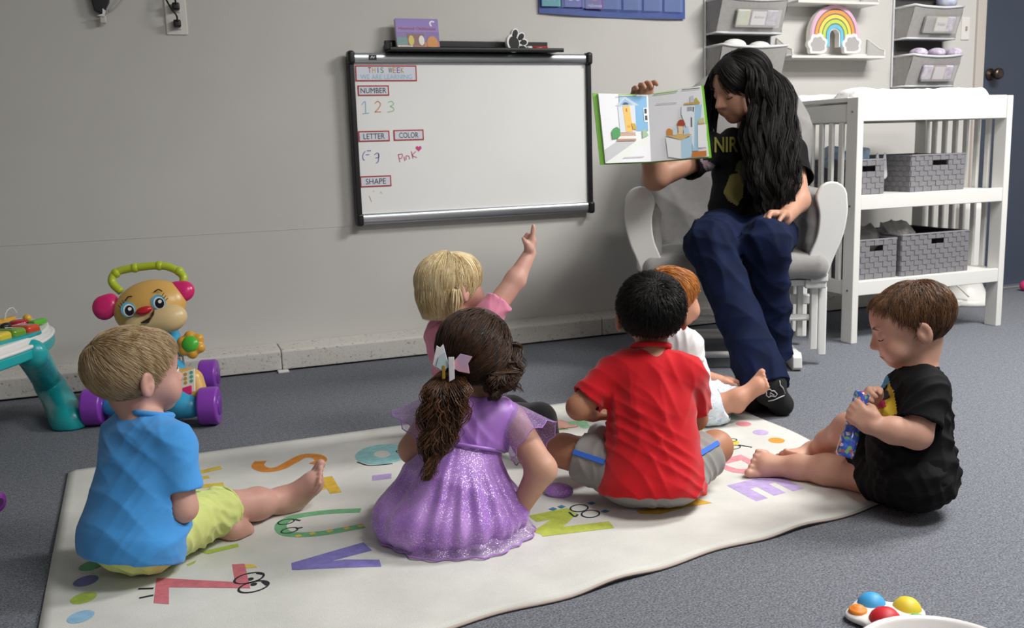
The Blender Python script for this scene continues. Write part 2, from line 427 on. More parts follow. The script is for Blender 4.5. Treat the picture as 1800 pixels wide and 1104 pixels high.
# door
M_door = mat('blue_grey_door', '#3d4657', 0.45, var=.05, scale=3)
M_trimp = mat('door_frame_paint', '#c4bab3', .55)
d = struct(MB().b2((DX0+.004, WY+.03, .012), (DX1-.004, WY+.07, DZ-.004)).build('door_1', M_door, bevel=.002))
kp = onY(1740, 131, WY+.03)
kn = MB().lathe([(.030, 0), (.030, .006), (.012, .010), (.011, .030), (.024, .036), (.029, .050), (.026, .062), (.012, .066)], kp, (0, -1, 0), 24)
kn.build('door_knob', mat('bronze_knob', '#5d5048', .35, .9), d, smooth=True)
fr = MB().b2((DX0-.055, WY-.016, 0), (DX0, WY+.03, DZ+.055)); fr.b2((DX1, WY-.016, 0), (DX1+.055, WY+.03, DZ+.055)); fr.b2((DX0, WY-.016, DZ), (DX1, WY+.03, DZ+.055))
struct(fr.build('trim_2', M_trimp, bevel=.004))
struct(MB().b2((DX0, WY-.03, 0), (DX1, WY+.09, .012)).build('trim_3', mat('door_sill_metal', '#b9bac2', .35, .8), bevel=.003))
# ------------------------------------------------------------------ on the back wall
def wx(px, py, Y): p = onY(px, py, Y); return p[0], p[2]
M_alu = mat('brushed_aluminium', '#c9cdd2', .28, .9)
M_blk = mat('black_plastic', '#17171a', .38)
M_brd = mat('whiteboard_enamel', '#f4f5f4', .22, var=.012, scale=3, spec=.4)
BY = 3.715                                            # front of the board surface
bx0, bx1, bz0, bz1 = .812, 1.802, .526, 1.176
wb = thing('whiteboard', 'white dry-erase board with silver rails hung on the grey wall', 'whiteboard', ((bx0+bx1)/2, WY, bz0))
MB().b2((bx0+.006, BY, bz0+.01), (bx1-.006, WY-.004, bz1-.01)).build('board_surface', M_brd, wb)
for z0, z1, nm in ((bz0+.002, bz0+.042, 'bottom_rail'), (bz1-.042, bz1-.002, 'top_rail')):
    hh = (z1-z0)/2; pr_ = [(-hh, 0), (-hh, .012), (-hh*.5, .02), (hh*.5, .02), (hh, .012), (hh, 0)]
    MB().prism([(a, b) for a, b in pr_], (bx0+.012, BY+.004, (z0+z1)/2), (0, 0, 1), (0, -1, 0), (1, 0, 0), bx1-bx0-.024).build(nm, M_alu, wb, bevel=.002)
for x in (bx0, bx1):
    MB().b2((x-.011, BY-.014, bz0+.01), (x+.011, WY-.003, bz1-.01)).build('side_frame', M_blk, wb, bevel=.005)
    for z in (bz0+.02, bz1-.02): MB().box((x, BY-.004, z), (.027, .046, .05)).build('corner_cap', M_blk, wb, bevel=.010, seg=3)
lx, lz = wx(655, 101, BY-.017)
MB().box((lx, BY-.0175, lz), (.03, .003, .019)).build('maker_badge', M_blk, wb, bevel=.001)
vs, fs = stroke_geo(catmull([(-.008, -.003), (-.003, .004), (.002, -.002), (.008, .004)]), (1, 0, 0), (0, 0, 1), (lx, BY-.0195, lz), .003)
mesh_obj('badge_mark', vs, fs, flat('#dddddd'), wb)
Uw, Ww = np.array([1., 0, 0]), np.array([0, 0, 1.])
def bpt(px, py, off=.0012): return onY(px, py, BY-off)
def sign(name, label, c4, lines):
    """laminated paper strip: pixel corners (x0,y0,x1,y1); lines (text, colour or per-letter colours, height fraction, v)"""
    x0, y0, x1, y1 = c4; a = bpt((x0+x1)/2, (y0+y1)/2); w = bpt(x1, (y0+y1)/2)[0]-bpt(x0, (y0+y1)/2)[0]
    h = bpt((x0+x1)/2, y0)[2]-bpt((x0+x1)/2, y1)[2]
    t = thing(name, label, 'sign', (a[0], BY, a[2]-h/2), group='laminated heading strips on the whiteboard')
    MB().box((a[0], BY-.0008, a[2]), (w, .0014, h)).build('red_border', flat('#b23a3c', .4), t)
    MB().box((a[0], BY-.0012, a[2]), (w-.010, .0014, h-.010)).build('card', flat('#dfe2ee', .35), t)
    for s, col, fw, fh, v in lines:
        o = (a[0], BY-.0020, a[2]+v*h)
        if isinstance(col, str): text_on('lettering', s, o, Uw, Ww, w*fw, h*fh, flat(col, .5), t, .0004, .0)
        else:
            n = len(s); total = w*fw
            for i, ch in enumerate(s):
                if ch == ' ': continue
                text_on('letter', ch, (o[0]-total/2+total*(i+.5)/n, o[1], o[2]), Uw, Ww, total/n*(.78 if ch != 'I' else .18) if ch != 'W' else total/n*.95, h*fh, flat(col[i], .5), t, .0004, .0)
    return t
rc7 = ['#9d3a4d', '#c9b345', '#7b57a6', '#4fa05a', '#000000', '#2c6b3f', '#c98b3c', '#8a4fa0', '#bd9b3a']
sign('heading_strip', 'wide red-bordered strip reading THIS WEEK WE ARE LEARNING on the whiteboard', (625, 115, 733, 143),
     [('THIS WEEK', rc7, .60, .36, .2), ('WE ARE LEARNING', '#9cc6e0', .84, .30, -.22)])
sign('heading_strip', 'red-bordered strip reading NUMBER above handwritten digits', (629, 150, 684, 168.5), [('NUMBER', '#1b1b1f', .82, .5, 0)])
sign('heading_strip', 'red-bordered strip reading LETTER on the left of the whiteboard', (630, 230, 685, 249), [('LETTER', '#1b1b1f', .68, .5, 0)])
sign('heading_strip', 'red-bordered strip reading COLOR above pink handwriting', (692, 228, 745, 247), [('COLOR', '#1b1b1f', .64, .5, 0)])
sign('heading_strip', 'red-bordered strip reading SHAPE low on the whiteboard', (633, 309, 688, 328.5), [('SHAPE', '#1b1b1f', .64, .5, 0)])
def ink(name, strokes, col, w=.0035):
    vs, fs = [], []
    for st in strokes:
        pts = [bpt(*q, .0008) for q in st]; pts = catmull(pts, 5) if len(pts) > 2 else pts
        v, f = stroke_geo([(p[0], p[2]) for p in pts], (1, 0, 0), (0, 0, 1), (0, BY-.0008, 0), w)
        n = len(vs); vs += v; fs += [tuple(i+n for i in q) for q in f]
    return mesh_obj(name, vs, fs, flat(col, .5), wb)
ink('handwritten_one', [[(636, 184), (642, 179), (643, 199)], [(637, 200), (649, 199)]], '#9cc4dc')
ink('handwritten_two', [[(659, 182), (664, 178), (669, 183), (665, 191), (659, 197)], [(659, 197), (670, 196.5)]], '#d98a66')
ink('handwritten_three', [[(682, 180), (688, 178), (692, 183), (686, 187)], [(686, 187), (692, 190), (691, 195), (681, 197)]], '#9fd3a6')
ink('handwritten_letter', [[(642, 266), (638, 272), (638, 279), (641, 282)], [(643, 272), (649, 272)], [(645, 265), (652, 265)]], '#8d78bf')
ink('handwritten_letter', [[(658, 272), (664, 269), (666, 276), (660, 278)], [(666, 270), (665, 283), (661, 287)]], '#8d78bf')
ink('handwritten_word', [[(700, 271), (703, 285)], [(700, 272), (707, 271), (706, 278), (702, 279)], [(710, 275), (712, 283)], [(714, 281), (714, 274), (719, 275), (720, 280)], [(723, 266), (726, 279)], [(731, 266), (725, 273), (733, 277)]], '#cc4a86', .003)
hp = bpt(736, 261, .0012); hv = [(math.sin(t)**3*.012, (13*math.cos(t)-5*math.cos(2*t)-2*math.cos(3*t)-math.cos(4*t))/16*.012) for t in np.linspace(0, 2*math.pi, 28)[:-1]]
mesh_obj('drawn_heart', [hp+Uw*a+Ww*b for a, b in hv], [tuple(range(27))], flat('#d8458c'), wb)
for st_ in ([(649, 344), (651, 349), (653, 355)], [(656, 335), (657, 337)], [(669, 337), (671, 340)]): ink('drawn_shape_trace', [st_], '#d9a58a', .0025)

# marker tray on top of the board with its contents
tx0, tx1, tz = .955, 1.655, bz1+.002
tr = thing('marker_tray', 'black plastic marker tray fixed above the whiteboard', 'tray', ((tx0+tx1)/2, WY, tz))
TY = 3.655
MB().b2((tx0, TY, tz), (tx1, WY-.001, tz+.007)).build('tray_floor', M_blk, tr, bevel=.002)
MB().b2((tx0-.006, TY-.008, tz-.003), (tx1+.012, TY, tz+.013)).build('front_lip', M_blk, tr, bevel=.004)
MB().b2((tx0, WY-.010, tz+.007), (tx1-.02, WY-.001, tz+.046)).build('back_plate', M_blk, tr, bevel=.002)
MB().b2((tx0+.01, WY-.016, tz+.022), (tx1-.03, WY-.010, tz+.028)).build('back_rib', M_blk, tr, bevel=.002)
MB().b2((tx0-.004, TY, tz+.007), (tx0+.006, WY-.002, tz+.03)).build('end_cap', M_blk, tr, bevel=.003)
# board book (plain generic cover)
bk = thing('board_book', 'purple children board book leaning upright on the marker tray', 'book', onY(733, 92, 3.69))
bkx0, bkx1 = onY(697, 88, 3.69)[0], onY(772, 88, 3.69)[0]; bkz0 = tz+.008; bkz1 = onY(730, 32, 3.69)[2]
tilt = math.radians(9); Wb = np.array([0, math.sin(tilt), math.cos(tilt)]); Nb = np.array([0, -math.cos(tilt), math.sin(tilt)])
bo = np.array([(bkx0+bkx1)/2, 3.678, bkz0]); bw, bh = bkx1-bkx0, (bkz1-bkz0)
MBk = np.stack([Uw, -Nb, Wb], 1)
def bkbox(name, u0, u1, w0, w1, t, m, bev=0): return MB().box(bo+Uw*(u0+u1)/2*bw+Wb*(w0+w1)/2*bh+Nb*t, (abs(u1-u0)*bw, .001, abs(w1-w0)*bh), MBk).build(name, m, bk, bevel=bev)
MB().box(bo+Wb*bh/2-Nb*.009, (bw, .018, bh), MBk).build('page_block', flat('#cfc6b8', .6), bk, bevel=.003)
bkbox('cover', -.5, .5, 0, 1, .0005, flat('#6a4b9c', .3))
bkbox('cover_sky', -.49, .49, .55, .99, .001, flat('#7a5fb5', .3))
bkbox('cover_ground', -.49, .49, .01, .22, .0012, flat('#b5642c', .3))
bkbox('cover_hill', -.49, -.12, .12, .38, .0014, flat('#3f7d78', .3))
bkbox('cover_house', -.25, .14, .1, .5, .0016, flat('#6e2a26', .3))
for u in (-.22, 0.02):
    c = bo+Uw*(u+.06)*bw+Wb*.28*bh+Nb*.0025
    mesh_obj('cover_window', [c+Uw*math.cos(a)*.011+Wb*math.sin(a)*.019 for a in np.linspace(0, 6.283, 17)[:-1]], [tuple(range(16))], flat('#d8c458' if u < 0 else '#e8e4d8', .4), bk)
mesh_obj('cover_pumpkin', [bo+Uw*(.33*bw+math.cos(a)*.022)+Wb*(.2*bh+math.sin(a)*.026)+Nb*.003 for a in np.linspace(0, 6.283, 17)[:-1]], [tuple(range(16))], flat('#d08a35', .4), bk)
v, f = ring_geo(bo+Uw*.36*bw+Wb*.84*bh+Nb*.0022, Uw, Wb, .009, .009, .006, 14, .6, 4.4); mesh_obj('cover_moon', v, f, flat('#ece8f4', .4), bk)
bkbox('cover_tab', -.48, -.14, .02, .10, .0032, flat('#eeeae6', .3))
text_on('cover_title', 'Haunted Clubhouse', bo+Uw*0*bw+Wb*.68*bh+Nb*.002, Uw, Wb, bw*.86, bh*.10, flat('#b5402c', .4), bk)
text_on('tab_lettering', 'Junior', bo+Uw*-.31*bw+Wb*.058*bh+Nb*.004, Uw, Wb, bw*.24, bh*.05, flat('#b02a2a', .4), bk)
# paw eraser
pe = thing('paw_eraser', 'black and white paw-shaped eraser on the marker tray', 'eraser', onY(910, 92, 3.68))
def disc_prism(name, c, rx, ry, rot, d0, d1, m, bev=.002):
    pts = [(math.cos(a)*rx*math.cos(rot)-math.sin(a)*ry*math.sin(rot), math.cos(a)*rx*math.sin(rot)+math.sin(a)*ry*math.cos(rot)) for a in np.linspace(0, 6.283, 25)[:-1]]
    return MB().prism(pts, c+np.array([0, d0, 0]), Uw, Ww, (0, -1, 0), d1).build(name, m, pe, bevel=bev)
for px, py, rx, ry, rot, nm in ((902, 76, .030, .036, .3, 'pad'), (904, 59, .0155, .019, -.3, 'toe'), (914.5, 65, .015, .019, -.75, 'toe'), (919, 75, .019, .014, .1, 'toe'), (917.5, 85, .019, .013, -.2, 'toe')):
    c = onY(px, py, 3.68)
    disc_prism(nm+'_felt', c, rx, ry, rot, .012, .022, flat('#f0f0ee', .5))
    disc_prism(nm, c, rx*.72, ry*.74, rot, -.0085, .003, M_blk, .001)
mk = thing('marker', 'red-barrelled marker lying in the tray by the paw eraser', 'marker', onY(950, 90, 3.68))
a, b = onY(926, 89.5, 3.672), onY(962, 90, 3.672); a[2] = b[2] = tz+.0145
MB().tube([a+(b-a)*.2, b], .0075, 10).build('barrel', flat('#b02a2a', .3), mk, smooth=True); MB().tube([a, a+(b-a)*.24], .0078, 10).build('cap', flat('#dddddd', .3), mk, smooth=True)

# pocket calendar, only its lower edge is in view
pc = thing('pocket_calendar', 'blue fabric pocket calendar hanging at the top of the wall', 'calendar', onY(1075, 30, WY-.01))
CY = WY-.006
ca, cb = onY(947, 23, CY), onY(1203, 34, CY)
cz1 = ca[2]+.55
rows = []
for k in range(15):
    t = k/14; x = ca[0]+(cb[0]-ca[0])*t; z = ca[2]+(cb[2]-ca[2])*t-.006*math.sin(t*math.pi)
    rows.append(((x, CY-.004-.004*math.sin(t*9), z), (x, CY-.002, cz1)))
vs = [r[0] for r in rows]+[r[1] for r in rows]; n = 15
pcb = mesh_obj('backing', vs, [(i, i+1, n+i+1, n+i) for i in range(n-1)], mat('blue_nylon', '#2d4a94', .45, bump=.3, bscale=30), pc)
so = pcb.modifiers.new('s', 'SOLIDIFY'); so.thickness = .003
def card(px0, px1, pyb, col, txt, tcol, fh=.75):
    a, b = onY(px0, pyb, CY-.014), onY(px1, pyb, CY-.014); w = b[0]-a[0]
    c = MB().b2((a[0], CY-.0155, a[2]), (b[0], CY-.0145, a[2]+w*1.05)).build('day_card', flat(col, .5), pc)
    if txt: text_on('day_number', txt, (a[0]+w/2, CY-.0162, a[2]+w*.52), Uw, Ww, w*.62, w*.5, flat(tcol), pc, .0003, .02)
    return a, w
card(953, 985, 10.5, '#56bda6', '29', '#e8f2ee'); card(993, 1027, 12, '#6a5fb0', '30', '#eceaf4')
a_, w_ = card(1029.5, 1061, 15.5, '#7c55a0', None, None)
text_on('card_lettering', 'Halloween', (a_[0]+w_/2, CY-.0162, a_[2]+w_*.16), Uw, Ww, w_*.74, w_*.16, flat('#eeeaf2'), pc, .0003, .01)
mesh_obj('card_pumpkin', [(a_[0]+w_/2+math.cos(t)*w_*.24, CY-.0164, a_[2]+w_*.58+math.sin(t)*w_*.2) for t in np.linspace(0, 6.283, 17)[:-1]], [tuple(range(16))], flat('#d98a34'), pc)
pw = mat('clear_pocket', '#9fb4e0', .15, alpha=.22)
for q in range(7):
    a = onY(952+36*q, 11+1.6*q, CY-.018); b = onY(984+36*q, 12.5+1.6*q, CY-.018)
    MB().b2((a[0], CY-.0185, a[2]), (b[0], CY-.018, a[2]+.10)).build('clear_pocket', pw, pc)

# outlet with plugs, switch, wall device
M_plate = mat('white_switch_plate', '#dedbd6', .4)
def plate(px0, px1, py0, py1, name, label, cat):
    a, b = onY(px0, py1, WY-.006), onY(px1, py1, WY-.006); z1 = onY((px0+px1)/2, py0, WY-.006)[2]
    t = thing(name, label, cat, ((a[0]+b[0])/2, WY, (a[2]+b[2])/2))
    MB().b2((a[0], WY-.006, a[2]), (b[0], WY+.002, z1)).build('cover_plate', M_plate, t, bevel=.003)
    return t, (a[0]+b[0])/2, a[2], z1, b[0]-a[0]
t, ox, oz0, oz1, ow = plate(293, 331, -4, 61, 'wall_outlet', 'white wall outlet with two black plugs at upper left', 'outlet')
for py, nm in ((45, 'lower'), (15, 'upper')):
    c = onY(312, py, WY-.006)
    MB().box((ox, WY-.008, c[2]), (.032, .005, .03)).build('socket', flat('#cfcac4', .4), t, bevel=.006)
    pl = thing('power_plug', 'black power plug in the %s socket of the outlet' % nm, 'plug', (ox, WY-.01, c[2]))
    MB().box((ox+.001, WY-.026, c[2]+.004), (.026, .03, .026)).build('plug_body', M_blk, pl, bevel=.006, seg=3)
    q0 = np.array([ox+.001, WY-.038, c[2]+.008]); e = onY(285 if nm == 'lower' else 300, -14, WY-.03)
    MB().tube(catmull([q0, q0+(-.002, -.02, .02), q0*.55+e*.45+(0.0, -.02, 0), e], 6), .0032, 8).build('cord', M_blk, pl, smooth=True)
dv = thing('wall_bracket', 'black wall bracket with white label at the top left of the wall', 'bracket', onY(175, 28, WY-.02))
c = onY(176, 4, WY-.02)
MB().prism([(-.046, .09), (-.030, .02), (-.022, -.028), (.012, -.044), (.018, -.02), (.03, .0), (.038, .09)], c+np.array([0, .016, 0]), Uw, Ww, (0, -1, 0), .03).build('bracket_body', M_blk, dv, bevel=.004)
MB().prism([(-.014, -.046), (.010, -.050), (.016, -.03), (.006, -.022), (.004, -.04)], c+np.array([0, -.014, 0]), Uw, Ww, (0, -1, 0), .002).build('paper_label', flat('#e2e2e2'), dv)
MB().box(c+np.array([.004, -.002, -.058]), (.022, .02, .026)).build('cable_end', flat('#c9c4bd', .5), dv, bevel=.004)
MB().tube(catmull([onY(190, 20, WY-.02), onY(205, 11, WY-.02), onY(222, -8, WY-.02)], 5), .0025, 7).build('loose_strap', flat('#b9b5b0'), dv, smooth=True)
t, *_r = plate(1690, 1704, 30, 70, 'light_switch', 'white light switch plate beside the door frame', 'switch')
MB().box((_r[0], WY-.010, (_r[1]+_r[2])/2), (.007, .010, .02)).build('toggle', flat('#a79f9a'), t, bevel=.002)

# picture ledges and rainbow lamp
M_white = mat('white_paint', '#dddcd8', .38, var=.01, scale=6)
def ledge(x0, x1, z, label):
    t = thing('wall_shelf', label, 'shelf', ((x0+x1)/2, WY, z), group='white wall ledges')
    MB().b2((x0, WY-.12, z), (x1, WY, z+.012)).build('ledge_board', M_white, t, bevel=.002)
    MB().b2((x0, WY-.01, z+.012), (x1, WY-.001, z+.03)).build('back_strip', M_white, t, bevel=.002)
    for x in (x0+.004, x1-.004):
        MB().prism([(0, 0), (-.118, 0), (-.118, .022), (-.09, .03), (-.004, .085), (0, .085)], (x-.004, WY, z+.012), (0, 1, 0), (0, 0, 1), (1, 0, 0), .008).build('end_bracket', mat('clear_acrylic', '#eef0f0', .08, alpha=.35), t, bevel=.001)
        MB().tube([(x, WY-.118, z+.014), (x, WY-.118, z+.036), (x, WY-.09, z+.044), (x, WY-.004, z+.098)], .004, 6).build('bracket_edge', M_white, t)
    return t
a, b = onY(1392, 101, WY-.12), onY(1556, 105, WY-.12)
LZ = a[2]-.002
ledge(a[0], b[0], LZ, 'white wall ledge holding the rainbow lamp above the changing table')
a2, b2 = onY(1400, 3, WY-.12), onY(1558, 0, WY-.12)
ledge(a2[0]+.01, b2[0]-.04, a2[2]-.003, 'white wall ledge cut off by the top of the picture')
rb = thing('rainbow_lamp', 'pastel rainbow light with white cloud feet on the wall ledge', 'lamp', onY(1465, 95, WY-.07))
RY = WY-.075
rc0 = onY(1467, 62, RY); rr = (onY(1509, 62, RY)[0]-onY(1425, 62, RY)[0])/2
cols = ['#e3aecb', '#e69a4e', '#e6d35a', '#b9d25c', '#6bb9d6']; widths = np.array([1, .84, .68, .52, .36, .20])
def arch(name, r0, r1, d0, d1, m):
    vs = []; fs = []; n = 28
    for i in range(n+1):
        a = math.pi*i/n
        for r in (r0, r1):
            for dd in (d0, d1): vs.append(rc0+np.array([math.cos(a)*r, dd, math.sin(a)*r]))
    # legs down to the clouds
    for i in range(n):
        k = 4*i; fs += [(k, k+1, k+5, k+4), (k+2, k+6, k+7, k+3), (k, k+4, k+6, k+2), (k+1, k+3, k+7, k+5)]
    for (sx, base) in ((1, 0), (-1, 4*n)):
        q = len(vs)
        for j in range(4): vs.append(V3(vs[base+j])+np.array([0, 0, -.05]))
        fs += [(base, base+1, q+1, q), (base+2, q+2, q+3, base+3), (base, q, q+2, base+2), (base+1, base+3, q+3, q+1), (q, q+1, q+3, q+2)]
    return mesh_obj(name, vs, fs, m, rb)
arch('rainbow_shell', rr*1.0, rr*.20, .0, .03, flat('#efeae6', .4))
for i in range(5): arch('rainbow_band', rr*widths[i]*.985, rr*(widths[i+1]+.035), -.004, .002, flat(cols[i], .45))
for i in range(1, 5): arch('band_divider', rr*(widths[i]+.03), rr*(widths[i]-.02), -.003, .001, flat('#7d7672', .5))
for cx in (-1, 1):
    cc = onY(1467+cx*30, 79, RY-.008)
    pts = []
    for k in range(40):
        a = 2*math.pi*k/40; r = .92+.22*abs(math.sin(3.5*a+.3)); pts.append((math.cos(a)*r*.049, max(math.sin(a)*r*.046, -.038)))
    vs = []
    MB().prism(pts, cc+np.array([0, .018, 0]), Uw, Ww, (0, -1, 0), .022).build('cloud_rim', flat('#efecea', .4), rb, bevel=.003)
    MB().prism([(p[0]*.74, p[1]*.72) for p in pts], cc+np.array([0, -.003, 0]), Uw, Ww, (0, -1, 0), .0022).build('cloud_face', flat('#a9a6a5', .5), rb)

# hanging pocket organisers
M_felt = mat('grey_fabric', '#a19f9e', .85, var=.05, scale=60, bump=.25, bscale=400)
M_bind = mat('white_binding', '#d9dbde', .7)
M_dark = mat('dark_grey_fabric', '#4b4948', .9)
M_clear = mat('clear_vinyl', '#dcdcdc', .1, alpha=.25)
M_diap = mat('printed_diaper', '#ece9ea', .6, color2='#cdbcd6', scale=55, bump=.3, bscale=60)
M_wipe = mat('white_plush', '#f3f0ec', .8)
def organiser(xl, xr, pockets, label, group_words, contents):
    """pockets: list of (z_top, z_bottom); front tilts out at the top"""
    ztop = 1.95; zbot = pockets[-1][1]
    t = thing('hanging_organiser', label, 'organiser', ((xl+xr)/2, WY, zbot), group='grey hanging pocket organisers')
    MB().b2((xl, WY-.004, zbot), (xr, WY, ztop)).build('back_panel', M_dark, t)
    MB().tube([(xl, WY-.006, ztop), (xl, WY-.006, zbot)], .005, 6).build('edge_binding', M_bind, t)
    MB().tube([(xr, WY-.006, ztop), (xr, WY-.006, zbot)], .005, 6).build('edge_binding', M_bind, t)
    for i, (z1, z0) in enumerate(pockets):
        d0, d1 = .085, .135; ins = .005
        nz = 6; nx = 9
        grid = []
        for r in range(nz+1):
            v = r/nz; z = z0+(z1-z0)*v; d = d0+(d1-d0)*v; row = []
            for c_ in range(nx+1):
                u = c_/nx; row.append((xl+ins+.0+(xr-xl-2*ins)*u, WY-d-.010*math.sin(u*math.pi)*v-.003*math.sin(u*17+i)*v, z-.010*math.sin(u*math.pi)*(1 if v == 1 else v)))
            grid.append(row)
        f = MB().sheet(grid).build('pocket_front', M_felt, t, smooth=True)
        for x, sgn in ((xl+ins, 1), (xr-ins, -1)):
            g = [[(x+sgn*.004*math.sin(v*9+q*5), WY-.004-((d0+(d1-d0)*v)-.004)*q, z0+(z1-z0)*v) for q in (0, .33, .66, 1)] for v in np.linspace(0, 1, 5)]
            MB().sheet(g).build('pocket_side', M_felt, t, smooth=True)
        MB().b2((xl+ins, WY-d0, z0-.002), (xr-ins, WY-.002, z0)).build('pocket_floor', M_felt, t)
        top = grid[-1]; bot = grid[0]
        MB().tube([(xl+ins, WY-.006, z1)]+top+[(xr-ins, WY-.006, z1)], .006, 6).build('pocket_binding', M_bind, t, smooth=True)
        MB().tube([(xl+ins, WY-.006, z0)]+bot+[(xr-ins, WY-.006, z0)], .005, 6).build('pocket_binding', M_bind, t, smooth=True)
        # clear window with what shows through it
        w = xr-xl; h = z1-z0; N = nrm((0, -(h), (d1-d0)*-1.0)); N = nrm(np.array([0, -h, -(d1-d0)])); Wd = nrm(np.array([0, -(d1-d0), h]))
        mid = np.array([(xl+xr)/2, WY-(d0+d1)/2-.007, (z0+z1)/2-.006]); Mw = np.stack([Uw, -N, Wd], 1)
        def wbx(name, u0, u1, v0, v1, off, m): return MB().box(mid+Uw*(u0+u1)/2*w+Wd*(v0+v1)/2*h+N*off, ((u1-u0)*w, .0015, (v1-v0)*h), Mw).build(name, m, t)
        cfg = contents[i]
        if cfg.get('window', True):
            wbx('window_lining', -.27, .36, -.28, .24, .004, flat('#8b8988', .6))
            for (u0, u1, m_) in cfg['fill']: 
                bb = Blob(); bb.box(mid+Uw*(u0+u1)/2*w-Wd*.02*h+N*.006, ((u1-u0)*w/2, .007, .24*h), Mw, .006, .004)
                bb.build('packed_diaper', m_, t, .003)
            if cfg.get('card'):
                col, txt = cfg['card']; wbx('card_edge', -.065, .165, -.25, .22, .0145, flat(col)); wbx('name_card', -.055, .155, -.22, .19, .0155, flat('#e9e6e8'))
                if txt: text_on('handwriting', txt, mid+Uw*.05*w+N*.0165, Uw, Wd, w*.15, h*.12, flat('#8b8790'), t, .0004)
            wbx('clear_window', -.28, .37, -.29, .25, .019, M_clear)
    return t
A = .10
oz = lambda px, py: onY(px, py, WY-A)[2]
oxl, oxr = onY(1240, 60, WY-.01)[0], onY(1383, 60, WY-.12)[0]
dp1 = mat('blue_green_diaper', '#cfd8cf', .6, color2='#d5d29a', scale=40); dp2 = mat('striped_diaper', '#d4d2dc', .6, color2='#a9a5b8', scale=60); dp3 = mat('lilac_diaper', '#efeaf0', .6, color2='#b9a3cc', scale=50)
organiser(oxl, oxr, [(oz(1320, -92), oz(1320, -30)), (oz(1310, -2), oz(1310, 57)), (oz(1310, 80), oz(1310, 140))],
          'grey hanging organiser on the wall behind the seated woman', '', [dict(window=False), dict(fill=[(-.26, -.07, dp1), (.17, .35, dp2)], card=('#8a7884', 'Ashlyn')), dict(window=False)])
oxl2, oxr2 = onY(1571, 60, WY-.01)[0], onY(1690, 60, WY-.12)[0]
organiser(oxl2, oxr2, [(oz(1630, -80), oz(1630, -22)), (oz(1630, 11), oz(1630, 67)), (oz(1630, 97), oz(1630, 151))],
          'grey hanging organiser on the wall beside the blue door', '', [dict(window=False), dict(fill=[(.17, .33, dp3)], card=('#d8cf8a', 'Kinslee')), dict(fill=[(-.26, -.07, dp3), (.17, .33, dp3)], card=('#c98a96', None))])
for px, py, w_, nm, m_ in ((1290, 73, .055, 'first', M_wipe), (1334, 77, .052, 'second', M_wipe)):
    c = onY(px, py+8, WY-.075)
    tag(Blob().el(c, (w_, .05, .03), k=.01).build('folded_cloth', m_, None, .005), 'white folded cloth in the organiser pocket above the woman, %s from the left' % nm, 'cloth', 'white cloths in the organiser')
for px, nm in ((1614, 'first'), (1645, 'middle'), (1675, 'last')):
    c = onY(px, 94, WY-.07)
    tag(Blob().el(c, (.036, .05, .026), k=.01).build('rolled_diaper', dp3, None, .004), 'rolled printed diaper in the lowest pocket by the door, %s from the left' % nm, 'diaper', 'diapers in the organiser by the door')
c = onY(1664, 3, WY-.07)
tag(Blob().el(c, (.05, .045, .04), k=.01).build('rolled_diaper', mat('white_blue_diaper', '#eceaea', .6, color2='#9aa7d4', scale=18), None, .004), 'white printed diaper poking from the pocket beside the light switch', 'diaper', 'diapers in the organiser by the door')
# ------------------------------------------------------------------ changing table, baskets
CX0, CX1, CYF, CYB, CH = 2.585, 3.372, 3.0, 3.50, .955
ct = thing('changing_table', 'white wooden changing table with two open shelves by the wall', 'changing table', ((CX0+CX1)/2, (CYF+CYB)/2, 0))
for x in (CX0, CX1-.03):
    for y in (CYF, CYB-.062): MB().b2((x, y, 0), (x+.03, y+.062, CH-.002)).build('leg', M_white, ct, bevel=.003)
MB().b2((CX0+.03, CYF+.004, .862), (CX1-.03, CYF+.024, CH)).build('front_apron', M_white, ct, bevel=.003)
MB().b2((CX0+.03, CYB-.024, .862), (CX1-.03, CYB-.004, CH)).build('rear_apron', M_white, ct, bevel=.003)
for x in (CX0+.005, CX1-.025):
    MB().b2((x, CYF+.062, .862), (x+.02, CYB-.062, .93)).build('side_apron', M_white, ct, bevel=.003)
    MB().b2((x-.002, CYF+.062, .937), (x+.022, CYB-.062, CH)).build('top_rail', M_white, ct, bevel=.003)
    MB().b2((x, CYF+.062, .19), (x+.02, CYB-.062, .245)).build('lower_rail', M_white, ct, bevel=.003)
    for i in range(6):
        y = CYF+.062+(CYB-CYF-.124)*(i+.7)/6.4
        MB().b2((x+.002, y-.011, .245), (x+.016, y+.011, .862)).build('side_slat', M_white, ct, bevel=.002)
for z in (.525, .190):
    MB().b2((CX0+.03, CYF+.012, z+.02), (CX1-.03, CYB-.012, z+.052)).build('shelf', M_white, ct, bevel=.002)
    MB().b2((CX0+.03, CYF+.002, z), (CX1-.03, CYF+.022, z+.056)).build('shelf_front', M_white, ct, bevel=.003)
MB().b2((CX0+.03, CYF+.02, .87), (CX1-.03, CYB-.02, .885)).build('top_board', M_white, ct)
for z in (.90, .54, .21): MB().lathe([(.005, 0), (.004, .002)], (CX0+.0, CYF+.03, z), (-1, 0, 0), 10).build('screw', flat('#77736d', .4, metal=.7), ct)
pd = Blob(); cx_ = (CX0+CX1)/2-.02; cy_ = (CYF+CYB)/2
pd.box((cx_, cy_, .926), (.35, .21, .034), None, .03, .02)
for sy in (-1, 1): pd.rc((cx_-.30, cy_+sy*.18, .955), (cx_+.30, cy_+sy*.18, .955), .032, .032, .03)
pd.el((cx_-.28, cy_-.12, .965), (.06, .07, .03), k=.03); pd.el((cx_+.32, cy_, .968), (.035, .17, .034), k=.03)
tag(pd.build('changing_pad', mat('white_quilted_cover', '#f1f0ee', .8, bump=.6, bscale=26, bdist=.01), None, .008, 2, disp=folds(.004, 3, 30)), 'white contoured changing pad on top of the changing table', 'changing pad')

